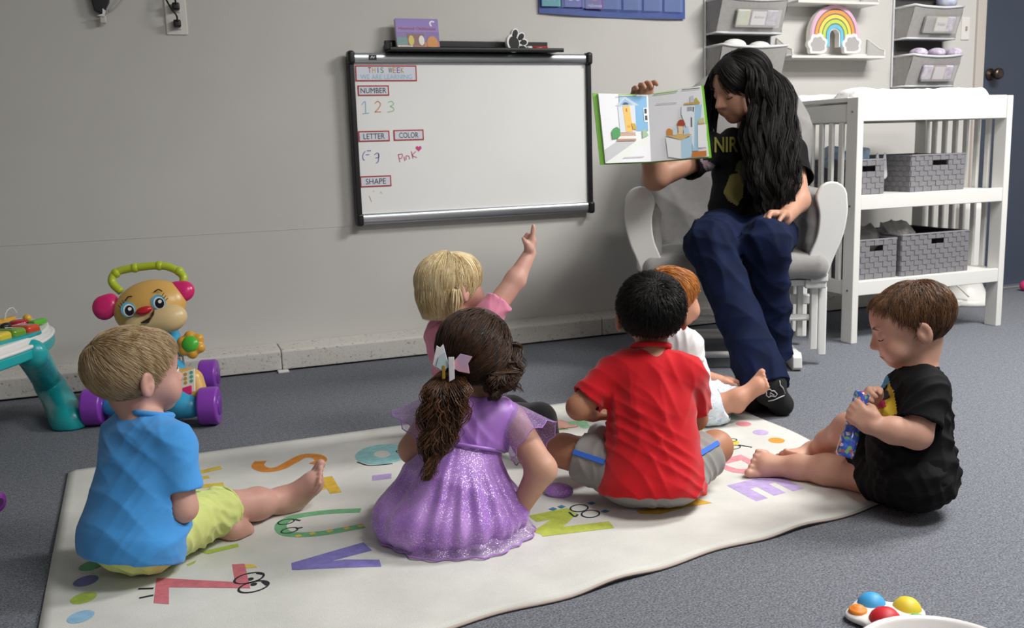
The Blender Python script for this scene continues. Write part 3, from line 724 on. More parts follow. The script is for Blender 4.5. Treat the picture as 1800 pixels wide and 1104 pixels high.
M_bask = mat('grey_strap', '#77767a', .7, var=.18, scale=300, bump=.4, bscale=500)
M_bask_in = mat('basket_lining', '#2c2b2c', .9)
def basket(x0, x1, y0, y1, z0, h, label):
    t = thing('woven_basket', label, 'basket', ((x0+x1)/2, (y0+y1)/2, z0), group='grey woven storage baskets')
    w = MB(); th = .006
    w.b2((x0, y0, z0), (x1, y1, z0+.006)); w.b2((x0, y0, z0), (x0+th, y1, z0+h)); w.b2((x1-th, y0, z0), (x1, y1, z0+h))
    hx = (x0+x1)/2+.01; hz_ = z0+h-.045
    w.b2((x0+th, y1-th, z0), (x1-th, y1, z0+h))
    w.b2((x0+th, y0, z0), (x1-th, y0+th, hz_)); w.b2((x0+th, y0, hz_), (hx-.036, y0+th, z0+h)); w.b2((hx+.036, y0, hz_), (x1-th, y0+th, z0+h)); w.b2((hx-.036, y0, hz_+.022), (hx+.036, y0+th, z0+h))
    mesh_obj('body', w.v, w.f, M_bask_in, t)
    st = MB(); c = .0215; nz = max(1, int(round(h/c))); ch = h/nz
    def face(o, U, N, L):
        n = max(1, int(round(L/c))); cw = L/n
        for i in range(n):
            for j in range(nz):
                p = V3(o)+V3(U)*cw*(i+.5)+np.array([0, 0, ch*(j+.5)])
                if abs(p[0]-hx) < .034 and hz_ < p[2] < hz_+.022 and N[1] < 0: continue
                out = .0012+(.0022 if (i+j) % 2 else 0)
                M = np.stack([V3(U), V3(N), np.array([0, 0, 1.])], 1)
                st.box(p+V3(N)*out/2, (cw*.94 if (i+j) % 2 else cw*1.0, out, ch*.94 if not (i+j) % 2 else ch), M)
    face((x0, y0, z0), (1, 0, 0), (0, -1, 0), x1-x0); face((x0, y1, z0), (0, -1, 0), (-1, 0, 0), y1-y0); face((x1, y0, z0), (0, 1, 0), (1, 0, 0), y1-y0)
    o = st.build('woven_straps', M_bask, t, kind='stuff'); o['label'] = 'criss-cross woven grey straps'
    r = MB()
    r.tube([(x0, y0, z0+h), (x1, y0, z0+h), (x1, y1, z0+h), (x0, y1, z0+h), (x0, y0, z0+h)], .005, 6); r.build('rim', M_bask, t)
    return t
S1, S2 = .578, .243
yb = 3.10
xa = onY(1600, 320, yb)[0]; xb = onY(1694, 315, yb)[0]
basket(xa, xb, yb, yb+.27, S1, .145, 'grey woven basket on the upper shelf, right of the diaper packs')
xc = onY(1560, 320, yb+.0)[0]
basket(CX0+.05, xc-.02, yb, yb+.27, S1, .135, 'grey woven basket on the upper shelf holding pale blue packs')
xa2, xb2 = onY(1584, 450, 3.05)[0], onY(1701, 440, 3.05)[0]
basket(xa2, min(xb2, CX1-.04), 3.05, 3.36, S2, .165, 'wide grey woven basket on the lower shelf, right side')
basket(CX0+.04, xa2-.018, 3.06, 3.36, S2, .155, 'grey woven basket on the lower shelf holding plastic bags')
M_pack = mat('pale_blue_pack', '#cfe0f2', .35, color2='#7fa8d6', scale=30, coat=.3)
for px, py, r, nm in ((1462, 277, (.031, .03, .045), 'leftmost'), (1488, 280, (.026, .03, .035), 'second from left'), (1513, 276, (.030, .03, .04), 'third from left')):
    c = onY(px, py, 3.22); c[2] = max(c[2], S1+.10)
    tag(Blob().box(c, r, basis((.2, 1, 0), (.1, 0, 1)), .015).build('wipes_pack', M_pack, None, .005, disp=folds(.004, int(px), 60)), 'pale blue wrapped pack in the upper left basket, %s' % nm, 'pack', 'blue packs in the basket')
for px, nm in ((1541, 'left'), (1554, 'right')):
    c = onY(px, 282, 3.20)
    b_ = Blob().rc(c-np.array([0, 0, .06]), c+np.array([.004, 0, .026]), .018, .006, flat=((0, 1, 0), .6))
    tag(b_.build('folded_wipe', mat('translucent_white_wrap', '#e4e6ea', .4), None, .004), 'pointed white wrapper standing in the upper left basket, the %s one' % nm, 'wrapper', 'white wrappers in the basket')
M_bag = mat('crumpled_plastic', '#c9c5c2', .3, bump=.5, bscale=50, alpha=.85)
for px, py, r, nm in ((1520, 408, (.07, .06, .065), 'grey'), (1572, 402, (.085, .08, .07), 'large pale')):
    c = onY(px, py, 3.2); c[2] = max(c[2]-.03, S2+.12)
    tag(Blob().el(c, r, k=.01).build('plastic_bag', M_bag if nm != 'grey' else mat('grey_plastic_bag', '#8d8b8a', .35, bump=.5, bscale=50), None, .006, disp=folds(.016, int(px), 55)), nm+' crumpled plastic bag in the lower left basket', 'bag', 'plastic bags in the basket')
# white pedestal appliance behind the table
p = fl(1722, 538); pa = thing('pedestal_fan', 'white tower appliance on an oval foot behind the changing table', 'fan', p+np.array([0.02, .10, 0]))
po = p+np.array([0.02, .10, 0])
MB().lathe([(.135, 0), (.14, .012), (.125, .03), (.085, .055), (.066, .10), (.062, .3), (.064, .45), (.060, .475), (.03, .485)], po, n=28).build('tower', M_white, pa, smooth=True)
MB().tube(catmull([po+(-.09, -.10, .05), po+(-.13, -.07, .10), po+(-.17, 0, .16), po+(-.2, .1, .3)], 6), .004, 7).build('power_cord', flat('#d8d6d2'), pa, smooth=True)
for s in (-1, 1): MB().box(po+np.array([s*.11, -.06, .016]), (.05, .035, .032)).build('foot', M_white, pa, bevel=.008)
q = fl(1800, 512)
tag(Blob().el(q+np.array([.01, 0, .028]), (.03, .03, .028)).rc(q+np.array([.01, 0, .03]), q+np.array([.05, 0, .05]), .02, .01).build('pink_toy', flat('#d2386f', .3), None, .005), 'small pink toy on the carpet by the blue door', 'toy')
q = fl(0, 899)
tw = thing('toy_cart', 'purple toy part on the carpet at the left edge', 'toy', q)
MB().lathe([(.004, -.008), (.022, -.008), (.024, 0), (.022, .008), (.004, .008)], q+np.array([-.004, 0, .024]), (.8, -.5, 0), 20).build('tyre', flat('#7b2d8e', .35), tw, smooth=True)
MB().lathe([(.009, -.011), (.009, .011)], q+np.array([-.004, 0, .024]), (.8, -.5, 0), 14).build('hub', flat('#3c1a4a', .4), tw)

# ------------------------------------------------------------------ glider chair (local frame: x right, y back, z up)
go = at(1291, 440, 3.38); GA = math.radians(27)
gl = thing('glider_chair', 'white wooden glider chair with grey cushions', 'chair', (go[0], go[1], 0), -GA)
GR, GB = np.array([math.cos(GA), -math.sin(GA), 0]), np.array([math.sin(GA), math.cos(GA), 0])
def gl2w(p): return np.array([go[0], go[1], 0])+GR*p[0]+GB*p[1]+np.array([0, 0, p[2]])
def w2gl(p): d = V3(p)-np.array([go[0], go[1], 0]); return np.array([d@GR, d@GB, d[2]])
M_cush = mat('grey_upholstery', '#8d8b8a', .85, var=.06, scale=35, bump=.15, bscale=300, sheen=.2)
M_gw = mat('glider_white', '#e0e0de', .35)
LOCAL = True
for s in (-1, 1):
    # S-curved flat arm front
    c = [(.33, .545), (.335, .49), (.318, .42), (.292, .36), (.28, .315)]
    cen = catmull([(a, b, 0) for a, b in [(.325, .605), (.332, .545), (.322, .47), (.296, .40), (.276, .345)]], 8); n = len(cen)
    wd = [.052-.014*min(1, i/(n-1)*1.6)+.004*(i/(n-1)) for i in range(n)]
    L = []; Rr = []
    for i in range(n):
        tt = nrm(cen[min(i+1, n-1)]-cen[max(i-1, 0)]); nn = np.array([-tt[1], tt[0], 0]); L.append(cen[i]+nn*wd[i]); Rr.append(cen[i]-nn*wd[i])
    capn = [cen[0]+np.array([math.cos(a), math.sin(a), 0])*wd[0] for a in np.linspace(math.pi*.95, .05*math.pi, 9)]
    poly = [tuple(p[:2]) for p in (Rr[::-1]+capn+L if False else L[::-1]+capn[::-1]+Rr)]
    poly = [(s*a, b) for a, b in poly]
    MB().prism(poly, (0, -.01, 0), (1, 0, 0), (0, 0, 1), (0, 1, 0), .026).build('arm_front', M_gw, gl, bevel=.006)
    MB().prism([(s*.292+dx, .34) for dx in (-.03, .03)]+[(s*.292+dx, .31) for dx in (.03, -.03)], (0, 0, 0), (1, 0, 0), (0, 0, 1), (0, 1, 0), .56).build('side_rail', M_gw, gl, bevel=.004)
    MB().b2((s*.325-.028, .015, .545), (s*.325+.028, .52, .575)).build('arm_rail', M_gw, gl, bevel=.006)
    ac = Blob().box((s*.318, .27, .585), (.046, .255, .038), None, .03, .02).box((s*.278, .26, .48), (.030, .24, .10), None, .028, .03)
    ac.build('arm_cushion', M_cush, gl, .006, 2, disp=folds(.004, 5+s, 35))
    MB().b2((s*.31-.014, .50, .30), (s*.31+.014, .54, .58)).build('rear_post', M_gw, gl, bevel=.005)
    # carriage and base
    MB().b2((s*.27-.024, .01, .285), (s*.27+.05, .50, .318)).build('carriage_rail', M_gw, gl, bevel=.006)
    for y in (.055, .40):
        MB().b2((s*.285-.012, y-.016, .06), (s*.285+.012, y+.016, .30)).build('hanger_bar', M_gw, gl, bevel=.004)
        MB().b2((s*.245-.01, y+.03, .10), (s*.245+.01, y+.06, .285)).build('inner_bar', M_gw, gl, bevel=.004)
        MB().b2((s*.318-.014, y+.0, .035), (s*.318+.014, y+.034, .285)).build('outer_post', M_gw, gl, bevel=.006)
    foot = [(-.03, 0), (-.045, .012), (-.04, .05), (-.02, .065), (.02, .06), (.5, .055), (.56, .04), (.57, 0)]
    MB().prism(foot, (s*.215-.016, 0, 0), (0, 1, 0), (0, 0, 1), (1, 0, 0), .032).build('floor_runner', M_gw, gl, bevel=.004)
    MB().b2((s*.215-.014, .18, .05), (s*.215+.014, .24, .24)).build('base_post', M_gw, gl, bevel=.004)
    MB().b2((s*.255-.05, .19, .20), (s*.255+.05, .225, .235)).build('base_cap', M_gw, gl, bevel=.005)
for y, z, r in ((.06, .175, .012), (.10, .105, .012), (.02, .05, .012), (.45, .05, .012)):
    MB().tube([(-.215 if z < .17 else -.27, y, z), (.215 if z < .17 else .27, y, z)], r, 10).build('stretcher', M_gw, gl, smooth=True)
MB().b2((-.27, .02, .295), (.27, .5, .315)).build('seat_board', M_gw, gl)
sc = Blob().box((0, .24, .365), (.325, .275, .046), None, .042, .02); sc.el((0, .2, .385), (.26, .22, .035), k=.04)
sc.build('seat_cushion', M_cush, gl, .007, 2, disp=folds(.004, 11, 26))
bkz = w2gl(at(1332, 126, 3.92))
Mb = basis((0, -1, .22), (0, .22, 1))
bc = Blob(); bcen = np.array([bkz[0]*.4, .52, .74])
bc.box((0, .47, .56), (.27, .05, .22), Mb, .045, .03)
bc.el((.085, .55, .80), (.29, .065, .30), Mb, .03)
bc.build('back_cushion', M_cush, gl, .008, 2, disp=folds(.005, 21, 20))
MB().prism([(.085+math.cos(a)*.28, .78+math.sin(a)*.29) for a in np.linspace(-.5, math.pi+.5, 26)], (0, .64, 0), (1, 0, 0), (0, .22, .976), (0, 1, 0), .022).build('back_frame', M_gw, gl, bevel=.004)
LOCAL = False
# ------------------------------------------------------------------ rug with printed letters
rng = np.random.RandomState(4)
M_rug = mat('cream_rug_pile', '#d4d4ce', .95, var=.07, scale=9, bump=.5, bscale=700, bdist=.002, sheen=.15)
RC = [fl(66, 1128), fl(1613, 869), fl(1216, 681), fl(121, 832)]     # near-left (outside), near-right, far-right, far-left
RC[0] = RC[0]+ (RC[0]-fl(118, 860))*0.42
nx, ny = 90, 56
def rugpt(u, v): return (RC[0]*(1-u)+RC[1]*u)*(1-v)+(RC[3]*(1-u)+RC[2]*u)*v
g = []
for j in range(ny+1):
    row = []
    for i in range(nx+1):
        u, v = i/nx, j/ny; p = rugpt(u, v).copy()
        e = math.exp(-v*22); p[1] += e*(.006*math.sin(u*21)+.004*math.sin(u*47+1)); p[0] += math.exp(-(1-u)*22)*.006*math.sin(v*17)
        p[2] = .007+e*.006*max(0, math.sin(u*25+.5))**2
        row.append(p)
    g.append(row)
rg = thing('alphabet_rug', 'cream play rug printed with colourful letters under the children', 'rug', (rugpt(.5, .5)[0], rugpt(.5, .5)[1], 0))
r_ = MB().sheet(g).build('pile', M_rug, rg, smooth=True)
sd = r_.modifiers.new('s', 'SOLIDIFY'); sd.thickness = .006; sd.offset = -1
ed = [g[0][i]-np.array([0, .001, .0035]) for i in range(nx+1)]+[g[j][nx]-np.array([-.001, 0, .0035]) for j in range(1, ny+1)]
MB().tube(ed, .0035, 6).build('stitched_edge', mat('rug_binding', '#b7a9a0', .9), rg, smooth=True)
ed2 = [g[0][i]+np.array([0, -.002, -.0062]) for i in range(nx+1)]
MB().tube(ed2, .003, 6).build('backing_edge', mat('rug_backing', '#2a2426', .95), rg, smooth=True)
ZP = .0074
rx_ = nrm(RC[1]-RC[0]); ry_ = nrm(RC[3]-RC[0])
_pm = {}
def pmat(col):
    if col not in _pm: _pm[col] = mat('rug_dye_'+col.strip('#'), col, .95, var=.12, scale=60, bump=.5, bscale=600)
    return _pm[col]
def printed(name, geo, col, z=ZP):
    vs, fs = geo; vs = [np.array([v[0], v[1], z]) for v in vs]
    return mesh_obj(name, vs, fs, pmat(col), rg)
def letter(ch, px, py, wpx, col, h, w=None, bold=.06):
    """letter with its top towards +x of the rug, centred where the photograph shows it; h along the rug, w across"""
    c = fl(px, py, ZP); vs, fs = text_geo(ch, 1.0, bold); a = np.array(vs); lo, hi = a.min(0), a.max(0); a = a-(lo+hi)/2
    sy = h/(hi[1]-lo[1]); sx = (w or h*.8)/(hi[0]-lo[0])
    return printed('printed_letter', ([c+rx_*v[1]*sy-ry_*v[0]*sx for v in a], fs), col)
def poly_print(name, pts, col, z=ZP): return printed(name, ([fl(x, y, z) for x, y in pts], [tuple(range(len(pts)))[::-1]]), col, z)
def stroke_print(name, pts, w, col, z=ZP+.0004):
    P = catmull([fl(x, y, z) for x, y in pts], 6) if len(pts) > 2 else [fl(x, y, z) for x, y in pts]
    return printed(name, stroke_geo([(p[0], p[1]) for p in P], (1, 0, 0), (0, 1, 0), (0, 0, z), w), col, z)
def dot(px, py, r, col):
    c = fl(px, py, ZP); return printed('printed_dot', ([c+rx_*math.cos(a)*r*.95+ry_*math.sin(a)*r for a in np.linspace(0, 6.283, 25)[:-1]], [tuple(range(24))]), col)
def ringp(px, py, rx, ry, w, col, z=ZP+.0005):
    c = fl(px, py, z); printed('printed_eye', ring_geo(c, rx_, ry_, rx, ry, w), col, z)
def zz(*P): return [(70+x/2.0478, 703+y/2.0478) for x, y in P]
stroke_print('printed_letter', zz((795, 220), (785, 238), (815, 252), (862, 246), (905, 224), (950, 202), (995, 203), (1012, 218), (985, 232)), .032, '#d98a35', ZP)
poly_print('printed_letter', zz((812, 333), (1020, 300), (1035, 320), (815, 356)), '#d9b33c'); poly_print('printed_letter', zz((1010, 281), (1052, 274), (1086, 331), (1046, 338)), '#d9b33c', ZP+.0001)
poly_print('printed_letter', zz((905, 587), (1165, 512), (1196, 542), (925, 612), (908, 612)), '#7f79bd'); poly_print('printed_letter', zz((960, 590), (1100, 574), (1222, 575), (1230, 600), (1090, 604), (925, 612)), '#7f79bd', ZP+.0001)
for q_ in (((500, 272), (650, 237), (656, 248), (505, 284)), ((500, 284), (605, 272), (612, 281), (505, 300)), ((500, 310), (660, 297), (664, 311), (505, 324))): poly_print('printed_letter', zz(*q_), '#d9bf4c')
stroke_print('printed_letter', [(634, 897), (575, 900), (520, 908), (494, 922), (505, 938), (560, 938), (640, 924)], .026, '#6fae7d', ZP)
for px in (520, 545, 575, 605, 630): stroke_print('printed_spike', [(px, 943-(px-520)*.16), (px+9, 940-(px-520)*.16)], .012, '#d9bd52', ZP+.0002)
for px, py in ((503, 917), (509, 932)): ringp(px, py, .018, .014, .0035, '#23262e')
stroke_print('printed_brow', [(518, 913), (528, 915)], .006, '#23262e'); stroke_print('printed_brow', [(520, 929), (532, 927)], .006, '#23262e')
# Z with spectacled eyes
poly_print('printed_letter', [(275, 1016), (297, 1018), (297, 1062), (270, 1060)], '#c96f78')
poly_print('printed_letter', [(285, 1016), (430, 1024), (432, 1034), (292, 1032)], '#c96f78', ZP+.0001)
poly_print('printed_letter', [(408, 992), (430, 991), (440, 1034), (415, 1033)], '#c96f78', ZP+.0002)
poly_print('printed_crest', [(430, 992), (446, 992), (452, 997), (432, 999)], '#d9bd52')
for px, py in ((438, 1016), (446, 1031)): ringp(px, py, .028, .022, .0045, '#22222a')
dot(440, 1018, .007, '#22222a'); dot(446, 1027, .007, '#22222a')
for a_, b_ in (((270, 1034), (243, 1035)), ((270, 1046), (245, 1051))): stroke_print('printed_leg', [a_, b_], .006, '#22222a')
stroke_print('printed_lash', [(452, 1007), (462, 1009)], .007, '#22222a'); stroke_print('printed_lash', [(462, 1022), (470, 1028)], .007, '#22222a')
poly_print('printed_letter', [(352, 970), (418, 955), (420, 961), (366, 974)], '#a9c052'); poly_print('printed_letter', [(328, 992), (345, 985), (342, 990), (331, 995)], '#a9c052')
# O, P, R
c = fl(672, 798, ZP); printed('printed_letter', ring_geo(c, rx_, ry_, .048, .058, .052, 32), '#8fc4c6')
ringp(703, 793, .010, .012, .0035, '#23262e')
stroke_print('printed_brow', [(628, 812), (650, 818), (690, 815)], .005, '#23262e')
poly_print('printed_letter', [(654, 836), (688, 832), (688, 841), (654, 845)], '#ab97c9')
poly_print('printed_letter', [(722, 948), (740, 945), (745, 958), (730, 960)], '#9fb94c'); poly_print('printed_letter', [(742, 968), (762, 965), (768, 975), (745, 979)], '#9fb94c')
# N with face
stroke_print('printed_letter', [(936, 912), (1005, 898)], .042, '#b5c150', ZP); stroke_print('printed_letter', [(1000, 900), (975, 922), (948, 938)], .042, '#b5c150', ZP+.0001); stroke_print('printed_letter', [(950, 937), (1075, 922)], .038, '#b5c150', ZP+.0002)
for px, py in ((1018, 893), (1038, 903)): ringp(px, py, .021, .020, .0040, '#23303a')
stroke_print('printed_mouth', [(1000, 900), (1010, 908), (1016, 904)], .005, '#23303a')
for px, py in ((968, 896), (983, 892), (1060, 900), (1036, 886)): stroke_print('printed_spike', [(px, py), (px+8, py-3)], .014, '#3f7f9c')
# F, G, gold letter, D, E, bee
stroke_print('printed_letter', [(962, 746), (1032, 742)], .035, '#8fc49a', ZP); stroke_print('printed_letter', [(984, 745), (990, 756)], .03, '#8fc49a', ZP+.0001); stroke_print('printed_letter', [(1018, 743), (1034, 752)], .03, '#8fc49a', ZP+.0001)
stroke_print('printed_letter', [(1005, 772), (1060, 764)], .02, '#a987b8', ZP)
poly_print('printed_letter', [(1118, 898), (1150, 893), (1212, 882), (1224, 876), (1252, 884), (1205, 892), (1160, 904), (1125, 903)], '#d3a53a')
letter('D', 1300, 818, 0, '#d88f98', .105, .125, .05)
letter('E', 1346, 856, 0, '#b6a3d3', .15, .115, .05)
dot(1286, 778, .022, '#dcc04a')
for px, py in ((1284, 774), (1290, 786)): ringp(px, py, .020, .014, .0032, '#3a3426')
stroke_print('printed_brow', [(1277, 768), (1285, 772)], .006, '#2a2a2a'); stroke_print('printed_brow', [(1298, 782), (1322, 786)], .006, '#2a2a2a')
poly_print('printed_letter', [(1536, 858), (1550, 856), (1580, 857), (1560, 862)], '#d3a53a')
dot(1215, 755, .034, '#c9d86e')
for px, py, col in ((1285, 733, '#a9cfb0'), (1307, 745, '#d88a93'), (1337, 760, '#b9a6d2'), (1365, 774, '#d9963c'), (160, 994, '#6fae7d'), (151, 1021, '#7a78b0'), (147, 1051, '#a9c052'), (142, 1084, '#8fb9d6')): dot(px, py, .024, col)

# ------------------------------------------------------------------ fidget toy and bowl in the foreground
ft = thing('dimple_toy', 'white toy board with coloured silicone bubbles on the carpet', 'toy', fl(1555, 1088))
FR, FB = rx_, ry_
dimp = [(1532, 1066, .0235, '#3fa0dc', 'blue'), (1594, 1074, .0235, '#e0c636', 'yellow'), (1508, 1080, .0155, '#ee8a2c', 'orange'), (1556, 1095, .0265, '#c8232e', 'red'), (1612, 1097, .016, '#7fba6a', 'green')]
fb = Blob(); Zt = .012
for px, py, r, col, nm in dimp: c = fl(px, py, Zt); fb.rc(c-np.array([0, 0, .004]), c, r+.0055, r+.0055, .008, flat=((0, 0, 1), .28))
c = fl(1560, 1080, Zt); fb.el(c, (.030, .026, .008), k=.006)
fb.build('base', flat('#e6e2e0', .35), ft, .0025, 2)
for px, py, r, col, nm in dimp:
    c = fl(px, py, Zt)+np.array([0, 0, .004])
    MB().lathe([(r, -.002), (r, .001), (r*.94, .006), (r*.84, r*.42), (r*.6, r*.68), (r*.3, r*.81), (.0005, r*.85)], c, n=24).build('bubble', flat(col, .5), ft, smooth=True)['label'] = nm+' silicone bubble'
bc_ = at(1662, 1153, 1.235); rimz = bc_[2]; bc_[2] = 0
bw_ = thing('white_bowl', 'rim of a large white plastic bowl at the bottom right', 'bowl', bc_)
prof = [(.04, 0), (.07, .004), (.095, rimz*.55), (.106, rimz-.004), (.110, rimz), (.106, rimz+.002), (.101, rimz-.004), (.088, rimz*.55), (.064, .012), (.002, .010)]
MB().lathe(prof, bc_, n=48).build('bowl_body', mat('glossy_white_plastic', '#e4e0df', .25), bw_, smooth=True)

# ------------------------------------------------------------------ push walker with a puppy face
WD = 3.02
wk = thing('push_walker', 'baby push walker with smiling tan puppy face and purple wheels', 'push walker', fl(270, 740))
M_tan = flat('#dcae5f', .32); M_pink = flat('#d92a72', .25); M_pur = flat('#8a3fb5', .3); M_lime = flat('#b6c832', .32); M_cy = flat('#3aa3cf', .35); M_muz = flat('#e0c592', .35)
wf = nrm(np.array([-.25, -.97, .0])); wr = np.cross(wf, (0, 0, 1)); wr = wr*np.sign(wr@RT)*1.0; wu = np.array([0, 0, 1.0])
tl = math.radians(14); hr = wr*math.cos(tl)+wu*math.sin(tl); hu0 = -wr*math.sin(tl)+wu*math.cos(tl)
hf = nrm(wf*.94+wu*.34); hu = nrm(hu0-hf*(hu0@hf)); hr = np.cross(hu, hf); hr = hr*np.sign(hr@RT); MH = np.stack([hr, hf, hu], 1)
hc = at(262, 540, WD)
def onface(px, py, off=0.0):                          # pixel on the plane of the face
    d = ray(px, py); o = hc+hf*off; t = ((o-CAM)@hf)/(d@hf); return CAM+d*t
fb = Blob().el(hc-hf*.02+hu*.005, (.112, .055, .085), MH, .02); fb.build('head', M_tan, wk, .005, 2)
mz = onface(296, 560, .012); Blob().el(mz, (.058, .036, .044), MH, .02).el(onface(252, 568, .010), (.06, .03, .036), MH, .03).build('muzzle', M_muz, wk, .004, 2)
Blob().el(onface(183, 541, -.02), (.036, .022, .040), MH).el(onface(198, 532, -.025), (.02, .02, .03), MH, .02).build('ear', M_pink, wk, .004, 2)
Blob().el(onface(322, 512, -.02), (.036, .022, .034), MH).el(onface(307, 510, -.025), (.02, .02, .026), MH, .02).build('ear', M_pink, wk, .004, 2)
Blob().el(onface(253, 546, .045), (.026, .012, .013), MH).build('nose', flat('#c22230', .2), wk, .003, 2)
def fdisc(name, px, py, rx, ry, off, col, par, rot=0.0):
    c = onface(px, py, off); U = hr*math.cos(rot)+hu*math.sin(rot); Wd = -hr*math.sin(rot)+hu*math.cos(rot)
    vs = [c+U*math.cos(a)*rx+Wd*math.sin(a)*ry for a in np.linspace(0, 6.283, 25)[:-1]]; vs += [v-hf*.02 for v in vs]
    fs = [tuple(range(24))]+[(i, 24+i, 24+(i+1) % 24, (i+1) % 24) for i in range(24)]
    return mesh_obj(name, vs, fs, flat(col, .3), par)
for px, py, s in ((225, 544, -1), (278, 531, 1)):
    e = fdisc('eye', px, py, .021, .024, .0365, '#5fb6dc', wk)
    fdisc('eye_white', px+1.5, py+1.5, .0165, .020, .0375, '#f3f3f3', e); fdisc('pupil', px+2.5, py+2.0, .0135, .0165, .0385, '#17191c', e); fdisc('eye_glint', px+3, py-1.0, .0055, .0055, .0392, '#f6f6f6', e)
    for k in range(3):
        a = onface(px+s*(7+k*3.0), py-11+k*4, .0385); b = onface(px+s*(10+k*3.6), py-16+k*4.5, .0385); MB().tube([a, b], .0012, 5).build('lash', M_blk, e)
    MB().tube(catmull([onface(px-s*1-6, py-18+(3 if s < 0 else 0), .0335), onface(px, py-22, .0335), onface(px+7, py-20-(3 if s < 0 else -1), .0335)], 5), .002, 6).build('eyebrow', M_blk, wk)
MB().prism([(0, 0), (.022, .020), (.026, .034), (.012, .014), (-.022, .006)], onface(262, 568, .040), hr, hu, hf, .014).build('mouth', flat('#2a1416', .4), wk)
# handle: two uprights and a bamboo-like grip
hp = [onface(x, y, -.05) for x, y in ((213, 513), (199, 500), (197, 489), (206, 478), (236, 471), (280, 467), (306, 473), (322, 486), (321, 500))]
MB().tube(catmull(hp, 7), .0125, 14).build('handle', M_lime, wk, smooth=True)
for x, y in ((237, 471), (280, 467), (204, 480), (315, 477)):
    Blob().el(onface(x, y, -.05), (.016, .016, .016)).build('handle_knuckle', M_lime, wk, .004)
# body frame, wheels
for s, px in ((-1, 205), (1, 330)):
    a = at(px, 735, WD+.02); b = onface(235 if s < 0 else 290, 575, -.05)
    MB().tube([b, a*.5+b*.5, a], [.026, .022, .020], 10).build('frame_post', M_cy, wk, smooth=True)
wl = [(372, 745, .004), (170, 748, .004), (372, 681, .30), (185, 700, .30)]
for i, (px, py, back) in enumerate(wl):
    g0 = fl(px, 746 if i < 2 else (746), 0)
    if i == 0: c0 = fl(371, 746)
    if i == 1: c0 = fl(169, 747)
    if i == 2: c0 = fl(370, 690)
    if i == 3: c0 = fl(195, 702)
    R_ = .058
    c_ = c0+np.array([0, 0, R_])
    w = MB().lathe([(R_*.6, -.029), (R_*.93, -.029), (R_, -.022), (R_, .022), (R_*.93, .029), (R_*.6, .029)], c_, wr, 28)
    wo = w.build('wheel', M_pur, wk, smooth=False, bevel=.003)
    MB().lathe([(R_*.45, -.032), (R_*.5, -.03), (R_*.5, .03), (R_*.45, .032)], c_, wr, 20).build('hub_cap', flat('#7432a0', .3), wo, smooth=True)
axF0, axF1 = fl(169, 747)+(0, 0, .058), fl(371, 746)+(0, 0, .058)
MB().tube([axF0, axF1], .016, 10).build('front_axle', M_cy, wk, smooth=True); axR0, axR1 = fl(195, 702)+(0, 0, .058), fl(370, 690)+(0, 0, .058)
MB().tube([axR0, axR1], .016, 10).build('rear_axle', M_cy, wk, smooth=True)
bb = Blob()
bb.rc(axF0+wr*.06, axR0+wr*.04, .024, .024, .02); bb.rc(axF1-wr*.055, axR1-wr*.05, .024, .024, .02)
bb.rc(axF0+wr*.05, axF1-wr*.05, .03, .03, .02); bb.rc(axF1-wr*.09+wu*.01, onface(300, 590, -.06), .035, .03, .03); bb.rc(axF0+wr*.09+wu*.01, onface(240, 590, -.06), .035, .03, .03)
bb.build('chassis', M_cy, wk, .006, 2)
# flower with green button, lower activity panel
fc = onface(336, 606, .01)
fl_b = Blob().el(fc, (.030, .016, .030), MH, .01)
for k in range(6):
    a = k*math.pi/3+.4; fl_b.el(fc+hr*math.cos(a)*.028+hu*math.sin(a)*.028, (.017, .016, .017), MH, .008)
fw_ = fl_b.build('flower', flat('#dba23c', .32), wk, .003, 2)
Blob().el(fc+hf*.010, (.027, .016, .027), MH).build('green_button', flat('#4fb83c', .25), fw_, .003)
pcn = at(333, 680, WD-.06)
pm_ = np.stack([hr, nrm(wf+wu*.3), nrm(wu-wf*.3)], 1)
pnl = Blob().box(pcn, (.048, .028, .058), pm_, .028, .01).build('activity_panel', M_tan, wk, .004, 2)
def pbox(name, u, w, su, sw, col, off=.027): return MB().box(pcn+pm_[:, 0]*u+pm_[:, 2]*w+pm_[:, 1]*off, (su, .008, sw), pm_).build(name, flat(col, .3), pnl, bevel=.003)
pbox('panel_picture', -.004, .012, .056, .07, '#e8e2d4'); pbox('pink_slider', -.006, -.014, .042, .026, '#d92a72', .034)
for k in range(9): 
    c = pcn+pm_[:, 0]*(-.022+.018*(k % 3))+pm_[:, 2]*(.012+.013*(k//3))+pm_[:, 1]*.0315
    MB().lathe([(.005, 0), (.005, .001)], c, pm_[:, 1], 10).build('picture_spot', flat(['#5a3f9a', '#c79a3a', '#4fb0a0'][k % 3], .4), pnl)

